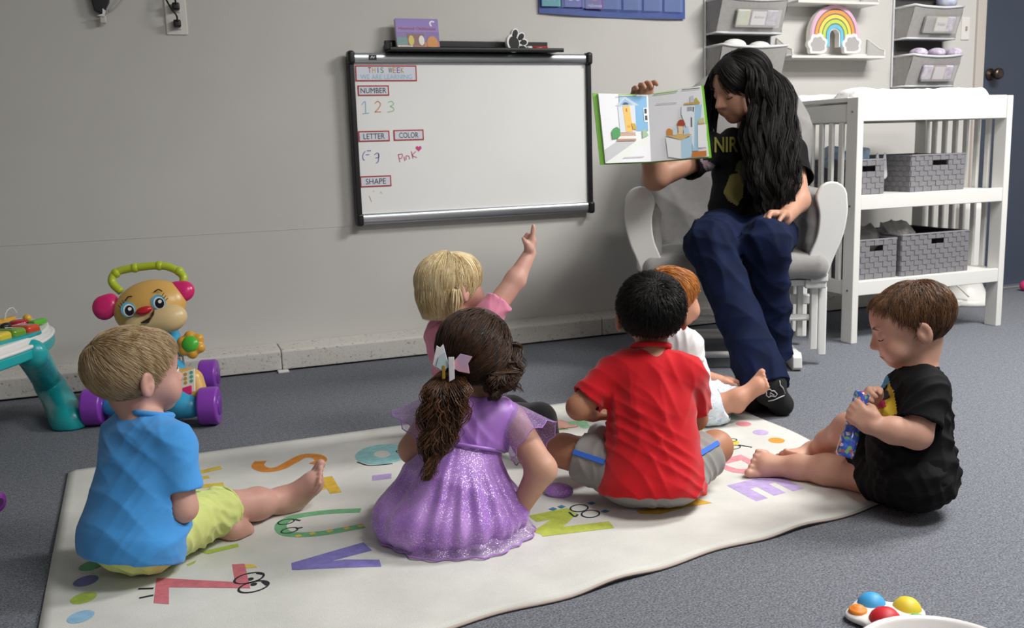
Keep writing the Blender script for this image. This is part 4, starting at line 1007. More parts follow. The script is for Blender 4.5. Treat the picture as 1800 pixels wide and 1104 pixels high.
# ------------------------------------------------------------------ activity table at the left edge
M_teal = flat('#1fa3a8', .3); M_aw = flat('#e6e6e4', .35)
atb = thing('activity_table', 'teal and white musical activity table at the left edge', 'activity table', fl(95, 757))
TZ = .322
pts = [fl(-150, 700, TZ), fl(-60, 660, TZ), fl(0, 638, TZ), fl(45, 622, TZ), fl(80, 606, TZ), fl(95, 592, TZ), fl(90, 582, TZ), fl(55, 577, TZ), fl(-20, 580, TZ), fl(-160, 592, TZ), fl(-230, 620, TZ), fl(-230, 670, TZ)]
ol = [(p[0], p[1]) for p in catmull(pts+[pts[0]], 5)[:-1]]
def slab(name, outline, z0, z1, m, grow=0.0, bev=.006):
    c = np.mean(outline, 0); o2 = [tuple(c+(np.array(p)-c)*(1+grow)) for p in outline]
    area = sum(o2[i][0]*o2[(i+1) % len(o2)][1]-o2[(i+1) % len(o2)][0]*o2[i][1] for i in range(len(o2)))
    if area < 0: o2 = o2[::-1]
    return MB().prism(o2, (0, 0, z0), (1, 0, 0), (0, 1, 0), (0, 0, 1), z1-z0).build(name, m, atb, bevel=bev, seg=3)
slab('teal_tray', ol, TZ-.022, TZ+.006, M_teal, .0); slab('white_deck', ol, TZ+.005, TZ+.016, M_aw, .012); slab('white_crown', ol, TZ+.014, TZ+.034, M_aw, -.06)
kz = TZ+.036
kp = [fl(-60, 618, kz), fl(0, 604, kz), fl(48, 591, kz), fl(66, 584, kz), fl(58, 577, kz), fl(0, 577, kz), fl(-70, 582, kz)]
rimo = [(p[0], p[1]) for p in kp]
slab('key_well_rim', [tuple(p) for p in rimo], TZ+.030, TZ+.040, M_teal, .12, .003)
kd = nrm(fl(48, 591, kz)-fl(0, 604, kz)); kn_ = np.cross((0, 0, 1), kd)
k0 = fl(8, 596, kz)
for i, (col, num) in enumerate((('#d9c33a', '3'), ('#6f9b2c', '4'), ('#cc4a26', '5'))):
    c = k0+kd*(.052*(i-.35))+kn_*.012
    ko = Blob().box(c+(0, 0, .008), (.0245, .035, .014), np.stack([kd, kn_, (0, 0, 1)], 1), .01).build('piano_key', flat(col, .2, coat=.5), atb, .003)
    ko['label'] = 'glossy number %s key' % num
    if num != '3': text_on('key_number', num, c+np.array([0, 0, .0222])+kn_*.006, kd, kn_, .018, .026, flat('#f2f2f0'), ko, .0006, .02)
for i in (0, 1): MB().ell(k0+kd*(.052*(i-.0)-.004)+kn_*.035+(0, 0, .024), (.017, .012, .009), np.stack([kd, kn_, (0, 0, 1)], 1)).build('black_key', M_blk, atb, smooth=True)
p = fl(34, 565, TZ+.05); MB().lathe([(.024, 0), (.026, .004), (.026, .014), (.022, .018)], p-np.array([0, 0, .015]), n=22).build('red_button', flat('#b8202e', .25), atb, smooth=True)
p = fl(66, 566, TZ+.045); MB().box(p, (.05, .022, .014), np.stack([kd, kn_, (0, 0, 1)], 1)).build('green_slider', flat('#5cb838', .3), atb, bevel=.003)
p = fl(8, 563, TZ+.045); MB().box(p, (.07, .02, .012), np.stack([kd, kn_, (0, 0, 1)], 1)).build('yellow_bar', flat('#d9a93a', .3), atb, bevel=.003)
MB().ell(fl(48, 560, TZ+.05), (.012, .012, .012)).build('yellow_knob', flat('#d9b33a', .3), atb, smooth=True)
a = fl(8, 562, TZ+.05)
MB().tube(catmull([a, a+kd*.012+(0, 0, .022), a+kd*.035+(0, 0, .028), a+kd*.05+(0, 0, .010)], 6), .002, 6).build('clear_loop', mat('clear_plastic', '#e8ecec', .1, alpha=.5), atb, smooth=True)
# curved leg
f0 = fl(122, 752); 
lg = Blob()
def lr(i): return .039+.012*(i/24)**1.5
pth = catmull([fl(56, 622, TZ-.012), at(80, 664, 3.07), at(104, 705, 3.07), fl(121, 742, .02)], 8)
for i in range(len(pth)-1):
    lg.rc(pth[i], pth[i+1], lr(i), lr(i+1), .01, flat=(wf, .75))
lgm = lg.build('leg', M_teal, atb, .005, 2, floor=0.001)
for i in (13, 15, 17, 19):
    c = pth[i]; t_ = nrm(pth[min(i+1, len(pth)-1)]-pth[i-1])
    v = Blob()
    vs = []; U = nrm(np.cross(t_, wf)); Wd = nrm(np.cross(U, t_))
    r_ = lr(i)+.0012
    MB().tube([c+U*math.cos(a)*r_+Wd*math.sin(a)*r_*.76 for a in np.linspace(0, 6.283, 29)], .0035, 6, cap=False).build('leg_ridge', M_teal, atb, smooth=True)
# ------------------------------------------------------------------ figures: shared building blocks
RTh = nrm([RT[0], RT[1], 0]); FWh = nrm([FW[0], FW[1], 0]); ZZ = np.array([0, 0, 1.0])
def hd(a, z=0.0):                                     # heading: 0 = picture right, 90 = away, 180 = left, 270 = towards the camera
    a = math.radians(a); return nrm(RTh*math.cos(a)+FWh*math.sin(a)+ZZ*z)
def skin(name, c, c2=None, rough=.5): return mat(name, c, rough, color2=c2 or c, scale=14, detail=2, sub=.12, spec=.35, bump=.06, bscale=500)
SK_fair = skin('fair_skin', '#c59480', '#cfa18c'); SK_pink = skin('rosy_skin', '#c39284', '#cda193'); SK_tan = skin('tan_skin', '#a97458', '#b58265')
SK_adult = skin('olive_skin', '#ae806a', '#b98b74'); SK_warm = skin('warm_skin', '#c38d74', '#cd9b82')
def hair_mat(name, c, c2, rough=.42): return mat(name, c, rough, color2=c2, scale=60, stretch=(1, 1, .15), spec=.3)

def pz(x, z, D):                                      # world point at picture column x, height z, depth D
    y = 552-FPX*((z-CAMH)/D-FW[2]-RT[2]*(x-900)/FPX)/UP[2]
    return at(x, y, D)
class Head:
    """local axes: x right, y forward, z up; unit head is a toddler's, 0.175 m tall"""
    def __init__(s, c, fwd, up, size=1.0, sc=(1, 1, 1)): s.c = V3(c); s.M = basis(fwd, up); s.s = size; s.sc = np.array(sc, float)
    def L(s, x, y, z): return s.c+s.M@(np.array([x, y, z])*s.sc*s.s)
    def r(s, *r): return np.array(r)*s.sc*s.s
    def add(s, B, neck, nr=.031, eyes='open', face=True):
        k = s.s; M = s.M
        B.el(s.L(0, -.012, .022), s.r(.066, .083, .066), M, .01)
        B.el(s.L(0, .034, .026), s.r(.053, .044, .052), M, .02*k)
        B.el(s.L(0, .030, -.028), s.r(.050, .052, .052), M, .022*k)
        B.rc(s.L(0, -.022, -.045), neck, nr*1.0, nr*1.06, .02)
        for e in (-1, 1):
            Me = M@np.array(Matrix.Rotation(e*.35, 3, 'Z'))
            B.el(s.L(e*.070, -.010, -.010), s.r(.0075, .017, .0265), Me, .006*k)
            B.el(s.L(e*.0775, -.006, -.008), s.r(.006, .010, .017), Me, .003, 's')
            B.el(s.L(e*.071, -.003, -.016), s.r(.004, .006, .008), Me, .003)
        if not face: return
        for e in (-1, 1):
            B.el(s.L(e*.032, .050, -.036), s.r(.025, .024, .027), M, .016*k)
            B.el(s.L(e*.027, .088, .004), s.r(.016, .011, .010), M, .012*k, 's')
            if eyes == 'down': B.el(s.L(e*.0265, .0655, .001), s.r(.0145, .0125, .0110), M, .003*k)
        B.el(s.L(0, .056, -.066), s.r(.021, .018, .015), M, .016*k)
        B.rc(s.L(0, .072, .006), s.L(0, .0885, -.021), .0055*k, .0090*k, .010*k)
        for e in (-1, 1): B.el(s.L(e*.008, .082, -.0245), s.r(.0065, .007, .0055), M, .004*k)
        B.el(s.L(0, .0745, -.0445), s.r(.0155, .009, .0042), M, .004*k); B.el(s.L(0, .0735, -.0535), s.r(.0125, .009, .0050), M, .004*k)
        B.el(s.L(0, .087, -.049), s.r(.014, .004, .0012), M, .002*k, 's')
    def features(s, par, brow, lash='#2a1d18', eyes='open', iris='#5a4030', lip='#c27a70', blush=None):
        k = s.s
        for e in (-1, 1):
            if eyes == 'open':
                ey = MB().ell(s.L(e*.0265, .0635, .002), s.r(.0115, .0115, .0115), s.M).build('eye', flat('#ece8e4', .2), par, smooth=True)
                MB().ell(s.L(e*.0268, .0712, .002), s.r(.0055, .0042, .0055), s.M, 14, 8).build('iris', flat(iris, .15), ey, smooth=True)
                z0 = .0095
            else: z0 = -.0075
            pts = [s.L(e*(.0265+dx), .0775-abs(dx+.004)*.42-(.003 if eyes == 'open' else .0005), z0-abs(dx)**2*(26 if eyes == 'open' else -18)) for dx in np.linspace(-.0135, .0135, 7)]
            MB().tube(pts, [.0006*k, .001*k, .0013*k, .0014*k, .0014*k, .0013*k, .0008*k], 5).build('lash_line', flat(lash, .7), par)
            pts = [s.L(e*(.0265+dx), .0815-abs(dx)*.5-.0, .0195+.0035*math.cos(dx*90)) for dx in np.linspace(-.015, .017, 7)]
            MB().tube(pts, [.0007*k, .0016*k, .0020*k, .0020*k, .0018*k, .0014*k, .0006*k], 6).build('eyebrow', brow, par)
        if lip:
            MB().tube([s.L(dx, .0825-abs(dx)*.28, -.0492+.0012*math.cos(dx*300)) for dx in np.linspace(-.0135, .0135, 9)], [.0004*k]+[.0014*k]*7+[.0004*k], 6).build('mouth_line', flat(lip, .5), par, smooth=True)
    # --- hair
    def scalp(s, d, lift=0.0):
        """unit directions (m,3) local -> world points on the skull, raised by lift"""
        c0 = np.array([0, -.012, .022]); e = d*np.array([.066, .083, .066])
        rf = np.array([.053, .044, .052]); o = (c0-np.array([0, .034, .026]))/rf; q = e/rf
        a = (q*q).sum(-1); b = q@o; cc = o@o-1; ds = b*b-a*cc
        t = np.where(ds > 0, (-b+np.sqrt(np.maximum(ds, 0)))/a, 0); t = np.maximum(t, 1.0)
        P = c0+e*t[..., None]
        P = P+d*np.expand_dims(np.broadcast_to(np.asarray(lift), d.shape[:-1]), -1)
        return s.c+(P*s.sc*s.s)@s.M.T
    def roots(s, n, mask, seed=0):
        rs = np.random.RandomState(seed); d = rs.randn(n*4, 3); d /= np.linalg.norm(d, axis=1)[:, None]; d = d[mask(d)]
        return d[:n], rs
    def flow_hair(s, name, n, mask, crown, length, lift, material, par, r=(.0011, .0004), steps=9, seed=1, grav=0.0, comb=None, wild=.12, rise=.0, fringe=None, curl=0.0):
        d, rs = s.roots(n, mask, seed); m_ = len(d); crown = nrm(crown)
        L = length*(0.65+.5*rs.rand(m_)); off = rs.randn(m_, 3)*wild
        P = []; lf0 = rs.rand(m_)
        for i in range(steps):
            t = i/(steps-1)
            P.append(s.scalp(d, lift*(.25+.75*lf0)*(0.35+.65*math.sin(min(1, t*1.3)*math.pi*.5))+rise*t*(.3+.7*lf0)+.0015))
            g = d-crown*(d@crown)[:, None]; g = (d@crown)[:, None]*d-crown          # away from the crown, tangent
            gn = np.linalg.norm(g, axis=1)[:, None]; g = g/np.maximum(gn, .15)
            g = g+off
            if comb is not None: g = g+comb(d)
            g[:, 2] -= grav
            if curl: g = g+np.stack([np.sin(t*9+lf0*20), np.cos(t*9+lf0*20), 0*lf0], 1)*curl
            g = g-d*(g*d).sum(1)[:, None]; g /= np.maximum(np.linalg.norm(g, axis=1), 1e-6)[:, None]
            d = d+g*(L/steps/.075)[:, None]; d /= np.linalg.norm(d, axis=1)[:, None]
        return strands(name, np.stack(P, 1), r[0]*s.s, r[1]*s.s, material, par, seed=seed)
    def cap(s, name, material, par, clips, grow=.003, h=.004, extra=None):
        B = Blob().el(s.L(0, -.012, .022), s.r(.066, .083, .066)+grow, s.M, .005, 'u', [(s.L(*p), s.M@V3(n)) for p, n in clips])
        B.el(s.L(0, .034, .026), s.r(.053, .044, .052)+grow, s.M, .02*s.s, 'u', [(s.L(*p), s.M@V3(n)) for p, n in clips])
        return B.build(name, material, par, h, 2)

def hand(B, w, fd, nd, td, k=1.0, curl=(.5, .5, .5, .5), spread=.05, thumb=(.6, .3), adult=False, index=None):
    """wrist w, finger direction fd, palm normal nd (the way the palm faces), td thumb side"""
    fd = nrm(fd); nd = nrm(V3(nd)-fd*(V3(nd)@fd)); td = nrm(V3(td)-fd*(V3(td)@fd)-nd*(V3(td)@nd))
    pl, pw, pt, fl_, r0, r1 = (.086, .080, .028, .074, .0092, .0074) if adult else (.040, .043, .020, .034, .0068, .0052)
    pl, pw, pt, fl_, r0, r1 = [v*k for v in (pl, pw, pt, fl_, r0, r1)]
    M = np.stack([td, fd, nd], 1)
    B.box(w+fd*pl*.52, (pw/2, pl*.52, pt/2), M, pt*.46, .008*k)
    B.el(w+fd*pl*.35+td*pw*.30+nd*pt*.2, (pw*.2, pl*.34, pt*.5), M, .008*k)
    for i in range(4):
        Lf = fl_*(.92, 1.0, .94, .74)[i]; base = w+fd*pl*(.96, 1.0, .97, .90)[i]+td*pw*(.37-.245*i)
        c = curl[i]; d0 = nrm(fd+td*spread*(1.5-i)); ang = 0; p = base
        if index is not None and i == 0: c = index
        for j, f in enumerate((.46, .31, .23)):
            ang += c*(.9, 1.15, .8)[j]; dr = d0*math.cos(ang)+nd*math.sin(ang); q = p+dr*Lf*f
            ra, rb = r0+(r1-r0)*j/3, r0+(r1-r0)*(j+1)/3
            B.rc(p, q, ra, rb, .0025*k if j else .005*k); p = q
    a, b = thumb
    p = w+fd*pl*.28+td*pw*.42; d1 = nrm(fd*.75+td*a+nd*b); q = p+d1*fl_*.48; d2 = nrm(fd*.9+td*(a-.45)+nd*(b+.25)); B.rc(p, q, r0*1.25, r0*1.02, .008*k); B.rc(q, q+d2*fl_*.42, r0*1.0, r1*1.0, .003*k)
def foot(B, an, toe, dor, k=1.0, big=1, L=.112):
    """ankle an, toe direction, dor = the way the top of the foot faces; big=+1/-1 side of the big toe along toe x dor"""
    t = nrm(toe); d = nrm(V3(dor)-t*(V3(dor)@t)); l = np.cross(t, d); L = L*k
    heel = an-t*L*.16-d*L*.22; ball = an+t*L*.55-d*L*.26
    B.rc(an, heel, .022*k, .021*k, .015*k); B.rc(heel, ball, .0205*k, .019*k, .012*k); B.rc(an, ball+d*.004*k, .021*k, .016*k, .02*k)
    B.el(ball, (.028*k, .024*k, .0155*k), np.stack([l, t, d], 1), .01*k)
    for i in range(5):
        r = (.0098, .0068, .0064, .0060, .0056)[i]*k; p = ball+l*big*k*(.0205, .0065, -.0060, -.0175, -.0275)[i]+t*k*(.018-.0022*i)
        B.rc(p-t*.012*k, p+t*k*(.017-.0018*i)+d*.003*k, r*.92, r, .0012*k)
class Torso:
    def __init__(s, pel, neck, fwd, w=1.0, belly=0.0):
        s.p, s.n = V3(pel), V3(neck); s.u = nrm(s.n-s.p); s.f = nrm(V3(fwd)-s.u*(V3(fwd)@s.u)); s.r = np.cross(s.f, s.u)
        s.M = np.stack([s.r, s.f, s.u], 1); s.H = np.linalg.norm(s.n-s.p); s.w = w; s.b = belly
    def at(s, x, y, t): return s.p+s.r*x+s.f*y+s.u*s.H*t       # t: 0 pelvis .. 1 neck base
    def add(s, B, g=0.0, sh=None, k=.03, hips=True):
        w = s.w
        if hips: B.el(s.at(0, 0, .02), (.088*w+g, .070*w+g, .070*w+g), s.M, k)
        B.el(s.at(0, .012+s.b, .30), (.079*w+g, .068*w+g, .085*w+g), s.M, k)
        B.el(s.at(0, .000, .66), (.078*w+g, .058*w+g, .080*w+g), s.M, k)
        if sh:
            for q in sh: B.rc(s.at(0, -.006, .90), q, .036*w+g, .030*w+g, k)
        else: B.rc(s.at(-.05*w, -.004, .86), s.at(.05*w, -.004, .86), .034*w+g, .034*w+g, k)
def curtain(name, H, par, mt, n, phi0, phi1, drop, seed, r=(.0008, .0003), lift=.012, wav=.003, top=(0, .15, .98)):
    """straight hair falling from the top of the head over its back and sides"""
    rs = np.random.RandomState(seed); ph = phi0+(phi1-phi0)*rs.rand(n); lf = rs.rand(n); tp = nrm(top); ln = .75+.25*rs.rand(n); x0 = rs.rand(n)
    eq = np.stack([np.sin(ph), -np.cos(ph), -.12+0*ph], 1); eq /= np.linalg.norm(eq, axis=1)[:, None]
    P = []
    for i in range(8):
        t = x0*.8+(1-x0*.8)*i/7; d = tp[None]*(1-t)[:, None]+eq*t[:, None]; d /= np.linalg.norm(d, axis=1)[:, None]; P.append(H.scalp(d, lift*(.3+.7*lf)))
    last = P[-1]; inn = (H.c-last); inn[:, 2] = 0
    for i in range(1, 9):
        t = i/8; P.append(last-ZZ*(drop*ln*t)[:, None]+inn*(.22*t*t)*(.5+.5*lf)[:, None]+RTh*(np.sin(t*6+lf*9)*wav)[:, None]+FWh*(np.cos(t*5+x0*9)*wav)[:, None])
    return strands(name, np.stack(P, 1), r[0], r[1], mt, par, seed=seed)
def limb(B, pts, rs, k=.014, g=0.0):
    for i in range(len(pts)-1): B.rc(pts[i], pts[i+1], rs[i]+g, rs[i+1]+g, k)
def sleeve(B, a, b, ra, rb, k=.012, hollow=.016):
    """short sleeve a->b with an open, hollowed cuff"""
    d = nrm(V3(b)-V3(a))
    B.rc(a, b+d*.02, ra, rb, k, clip=[(b, d)])
    if hollow: B.rc(b-d*hollow*.5, b+d*.03, rb-.011, rb-.009, .001, 's')
def cuff(name, b, d, r, m, par, t=.0022, flat_=None):
    d = nrm(d); U = nrm(np.cross(d, (0.3, 0.2, 1))); W = np.cross(d, U)
    return MB().tube([b+U*math.cos(a)*r+W*math.sin(a)*r for a in np.linspace(0, 2*math.pi, 25)], t, 6, cap=False).build(name, m, par, smooth=True)
def person(name_label, base): return thing('person', name_label, 'person', (base[0], base[1], 0))
def cloth(name, c, var=.05, rough=.85, sheen=.2, **k): return mat(name, c, rough, var=var, scale=25, bump=.12, bscale=900, sheen=sheen, spec=.2, **k)
def in_poly(x, y, poly):
    r = np.zeros(len(x), bool); n = len(poly)
    for i in range(n):
        x0, y0 = poly[i]; x1, y1 = poly[(i+1) % n]
        c = (y0 > y) != (y1 > y); r ^= c & (x < (x1-x0)*(y-y0)/((y1-y0) if y1 != y0 else 1e-9)+x0)
    return r
def drape(name, src, poly, col, par, off=.0012, rough=.7):
    """cloth print: the part of a garment's surface inside an outline, lifted by a hair's breadth"""
    me = src.data; v = np.empty(len(me.vertices)*3, np.float32); me.vertices.foreach_get('co', v); v = v.reshape(-1, 3).astype(float)
    q = np.empty(len(me.loops), np.int32); me.loops.foreach_get('vertex_index', q); q = q.reshape(-1, 4)
    d = v-CAM; z = d@FW; X = 900+FPX*(d@RT)/z; Y = 552-FPX*(d@UP)/z
    N = normals(v, q); c = v[q].mean(1); fn = N[q].mean(1)
    ok = ((CAM-c)*fn).sum(1) > 0
    ok &= in_poly(X[q].mean(1), Y[q].mean(1), poly)
    if not ok.any(): return None
    zz = z[q].mean(1); ok &= zz < zz[ok].min()+.09
    f = q[ok]; u, inv = np.unique(f, return_inverse=True)
    vv = v[u]+N[u]*off; ff = inv.reshape(f.shape)
    return fast_obj(name, vv, ff, flat(col, rough) if isinstance(col, str) else col, par)
# ------------------------------------------------------------------ boy in the blue shirt
def blue_boy():
    pel = fl(236, 938, .085); neck = at(264, 745, dep(pel)+.02)
    T = Torso(pel, neck, hd(58), 1.13)
    H = Head(at(238, 657, dep(neck)+.005), hd(46, -.03), (0, 0, 1), 1.02)
    par = person('blond toddler in a blue T-shirt and lime shorts sitting on the rug corner', pel)
    SR, SL = T.at(.078, .0, .86), T.at(-.078, .0, .86)
    ER, WR = at(322, 893, dep(pel)-.02), at(322, 905, dep(pel)+.15)
    EL, WL = T.at(-.13, .05, .38), T.at(-.04, .14, .20)
    HR, HL = T.at(.045, .01, .0), T.at(-.045, .02, .0)
    KR = fl(398, 893, .062); AR = fl(495, 880, .034)
    KL = T.at(-.06, .21, .0); KL[2] = .055; AL = fl(412, 932, .024)
    B = Blob()
    T.add(B, -.008, (SR, SL)); H.add(B, neck-ZZ*.01)
    for S, E_, W_ in ((SR, ER, WR), (SL, EL, WL)): limb(B, [S, E_, W_], [.030, .026, .018])
    hand(B, WR, hd(120), (0, 0, -1), hd(180), 1.0); hand(B, WL, hd(40), (0, 0, -1), hd(320), 1.0)
    limb(B, [HR, KR, KR*.45+AR*.55, AR], [.050, .036, .035, .022]); limb(B, [HL, KL, AL], [.050, .037, .022])
    foot(B, AR, nrm(at(534, 832, dep(AR)-.01)-AR), hd(205, .4), 1.15, -1)
    foot(B, AL, hd(185), hd(270, .6), .9, -1)
    B.build('body', SK_pink, par, .0033, 2, floor=.008)
    # shirt
    S_ = Blob(); T.add(S_, .007, None, .03, hips=False)
    S_.rc(T.at(0, .004, .42), T.at(0, .0, .0), .094, .116, .03, flat=(T.f, .86))
    slR = SR*.28+ER*.72; slL = SL*.3+EL*.7
    for q, sl in ((SR, slR), (SL, slL)):
        S_.rc(T.at(0, -.004, .885), q, .036, .039, .025)
    # neck opening and hem
    S_.rc(neck+T.u*.004, neck+T.u*.07, .030, .034, .006, 's')
    hem = T.at(0, 0, -.215)
    for q, sl in ((SR, slR), (SL, slL)): sleeve(S_, q, sl, .040, .043)
    S_.build('shirt', cloth('blue_jersey', '#4a9ce4', .05), par, .0038, 2, floor=.012, clip=[(hem, -T.u)], disp=folds(.0032, 7, 60, [hd(0, 1.2), hd(0, -.9), hd(60, 1.5)]))
    cuff('collar', neck+T.u*.020, T.u, .0385, bpy.data.materials['blue_jersey'], par, .0065)
    # shorts
    Q = Blob(); g = .012
    Q.el(T.at(0, 0, -.05), (.100, .084, .066), T.M, .02)
    dR = nrm(KR-HR); Q.rc(HR, KR+dR*.02, .060, .050, .025, clip=[(KR-dR*.006, dR)]); Q.rc(KR-dR*.02, KR+dR*.05, .043, .043, .001, 's')
    dL = nrm(KL-HL); Q.rc(HL, KL, .060, .049, .025, clip=[(KL-dL*.01, dL)])
    Q.build('shorts', cloth('lime_cotton', '#d2db84', .05), par, .0036, 2, floor=.009, disp=folds(.0045, 9, 110))
    cuff('shorts_hem', KR-dR*.012, dR, .0495, bpy.data.materials['lime_cotton'], par, .0024)
    # hair
    hm = hair_mat('dark_blond_hair', '#a98d68', '#cdb591')
    mask = lambda d: d[:, 2] > -.62+1.4*np.clip(d[:, 1]+.22, 0, 2)-.45*np.clip(-.22-d[:, 1], 0, 1)
    H.cap('hair_base', hm, par, [((0, .050, .066), (0, .70, -.45)), ((0, .0, -.008), (0, .55, -.84))], .001)
    H.flow_hair('hair', 10000, mask, (-.15, -.75, .62), (.042), .007, hm, par, (.0006, .00025), grav=.25, wild=.16)
    H.features(par, flat('#b08e66', .8), '#6a5040')
blue_boy()
# ------------------------------------------------------------------ boy in the red shirt (seen from behind, cross-legged)
def red_boy():
    pel = fl(1146, 828, .085); D = dep(pel); neck = at(1144, 622, D+.02)
    T = Torso(pel, neck, hd(88), 1.12)
    H = Head(at(1144, 552, D+.03), hd(86, .12), (0, 0, 1), 1.02)
    par = person('black-haired boy in a red T-shirt sitting cross-legged, back to the camera', pel)
    SL, SR = T.at(-.088, 0, .82), T.at(.088, 0, .82)
    EL, WL = at(1018, 716, D-.0), at(1042, 728, D+.13)
    ER, WR = at(1222, 735, D+.10), at(1160, 745, D+.22)
    HL, HR = T.at(-.05, .01, -.02), T.at(.05, .01, -.02)
    KL, KR = at(990, 792, D+.08), at(1258, 786, D+.10)
    AL = pz(1120, .045, D+.26); AR = pz(1090, .04, D+.22)
    B = Blob(); T.add(B, -.008, (SL, SR)); H.add(B, neck-ZZ*.01, .034, face=True)
    for S, E_, W_ in ((SL, EL, WL), (SR, ER, WR)): limb(B, [S, E_, W_], [.031, .027, .019])
    hand(B, WL, hd(20, -.15), (0, 0, -1), hd(90), 1.1, (.7, .7, .7, .7)); hand(B, WR, hd(170), (0, 0, -1), hd(90), 1.05, (.6, .6, .6, .6))
    limb(B, [HL, KL, AL], [.052, .038, .023]); limb(B, [HR, KR, AR], [.052, .038, .023])
    foot(B, AL, hd(10), hd(90, 1), 1.0, 1); 
    B.build('body', SK_tan, par, .0034, 2, floor=.008)
    red = cloth('red_jersey', '#c4131f', .05)
    S_ = Blob(); T.add(S_, .008, None, .03, hips=False)
    S_.rc(T.at(0, .0, .45), T.at(0, .0, -.10), .092, .122, .03, flat=(T.f, .88))
    for q in (SL, SR): S_.rc(T.at(0, -.004, .865), q, .037, .037, .022)
    S_.rc(neck+T.u*.004, neck+T.u*.07, .032, .037, .006, 's')
    sleeve(S_, SL, SL*.22+EL*.78, .038, .043); sleeve(S_, SR, SR*.25+ER*.75, .038, .042)
    hem = T.at(0, 0, -.20)
    S_.build('shirt', red, par, .0038, 2, floor=.018, clip=[(hem, -T.u)], disp=folds(.0042, 17, 75, [hd(0, 1.4), hd(0, -1.2), hd(20, .6)]))
    cuff('collar', neck+T.u*.016, T.u+.12*T.f, .0420, red, par, .0065)
    Q = Blob(); Q.el(T.at(0, .0, -.10), (.112, .094, .055), T.M, .02)
    gry = cloth('grey_jersey_shorts', '#8f8d8a', .05)
    for Hh, K in ((HL, KL), (HR, KR)):
        d = nrm(K-Hh); b = Hh*.25+K*.75; Q.rc(Hh, b+d*.02, .066, .056, .03, clip=[(b, d)]); Q.rc(b-d*.015, b+d*.04, .046, .046, .001, 's')
        # blue side stripe, a ribbon on the outer thigh
    Q.build('shorts', gry, par, .0038, 2, floor=.009, disp=folds(.003, 19, 100))
    for Hh, K in ((HL, KL), (HR, KR)):
        d = nrm(K-Hh); b = Hh*.27+K*.73; side = nrm(CAM-(Hh+K)/2+ZZ*.2); side = nrm(side-d*(side@d))
        P = [Hh*(1-t)+b*t+side*(.0665-.0095*t) for t in np.linspace(.35, 1, 7)]; up_ = nrm(np.cross(d, side))
        vs = []; [vs.extend((p-up_*.0055, p+up_*.0055)) for p in P]
        o = mesh_obj('side_stripe', vs, [(2*i, 2*i+1, 2*i+3, 2*i+2) for i in range(6)], flat('#2f6ad0', .7), par)
        sm_ = o.modifiers.new('s', 'SOLIDIFY'); sm_.thickness = .006; sm_.offset = 0
    c = at(1054, 764, D+.19); Blob().rc(c, c+hd(10)*.06-ZZ*.01, .030, .022, .01).build('sock', cloth('grey_sock', '#a7a8ab', .1), par, .004)
    hm = hair_mat('black_hair', '#0b0a0a', '#1a1716', .5)
    mask = lambda d: (d[:, 2] > -.62+.9*np.clip(d[:, 1]+.1, 0, 2)) & (d[:, 2] > -.80)
    H.cap('hair_base', hm, par, [((0, .055, .060), (0, .72, -.30)), ((0, .0, -.020), (0, .36, -.93))], .0045)
    H.flow_hair('hair', 9000, mask, (.1, -.45, .9), .026, .006, hm, par, (.0007, .00025), steps=6, grav=.1, wild=.3, rise=.007)
    H.features(par, flat('#15110f', .8))
red_boy()

# ------------------------------------------------------------------ girl in the sparkling purple dress
def glitter_mat(name, c, c2, dens=420., amt=.17, alpha=1.0):
    m = bpy.data.materials.new(name); m.use_nodes = True; nt = m.node_tree; b = nt.nodes['Principled BSDF']
    tc = nt.nodes.new('ShaderNodeTexCoord'); v = nt.nodes.new('ShaderNodeTexVoronoi'); v.inputs['Scale'].default_value = dens
    nt.links.new(tc.outputs['Object'], v.inputs['Vector'])
    sp = nt.nodes.new('ShaderNodeSeparateColor'); nt.links.new(v.outputs['Color'], sp.inputs[0])
    lt = nt.nodes.new('ShaderNodeMath'); lt.operation = 'GREATER_THAN'; lt.inputs[1].default_value = 1-amt; nt.links.new(sp.outputs[0], lt.inputs[0])
    dl = nt.nodes.new('ShaderNodeMath'); dl.operation = 'LESS_THAN'; dl.inputs[1].default_value = .38; nt.links.new(v.outputs['Distance'], dl.inputs[0])
    mu = nt.nodes.new('ShaderNodeMath'); mu.operation = 'MULTIPLY'; nt.links.new(lt.outputs[0], mu.inputs[0]); nt.links.new(dl.outputs[0], mu.inputs[1])
    n = nt.nodes.new('ShaderNodeTexNoise'); n.inputs['Scale'].default_value = 14; nt.links.new(tc.outputs['Object'], n.inputs['Vector'])
    r = nt.nodes.new('ShaderNodeValToRGB'); r.color_ramp.elements[0].position = .35; r.color_ramp.elements[1].position = .68
    r.color_ramp.elements[0].color = lin(c); r.color_ramp.elements[1].color = lin(c2); nt.links.new(n.outputs['Fac'], r.inputs[0])
    mx = nt.nodes.new('ShaderNodeMix'); mx.data_type = 'RGBA'; nt.links.new(mu.outputs[0], mx.inputs[0]); nt.links.new(r.outputs[0], mx.inputs[6]); mx.inputs[7].default_value = lin('#efe6f6')
    nt.links.new(mx.outputs[2], b.inputs['Base Color'])
    nt.links.new(mu.outputs[0], b.inputs['Metallic'])
    b.inputs['Roughness'].default_value = .55; b.inputs['Sheen Weight'].default_value = .3
    if alpha < 1:
        ma = nt.nodes.new('ShaderNodeMath'); ma.operation = 'MAXIMUM'; ma.inputs[1].default_value = alpha; nt.links.new(mu.outputs[0], ma.inputs[0]); nt.links.new(ma.outputs[0], b.inputs['Alpha'])
    return m
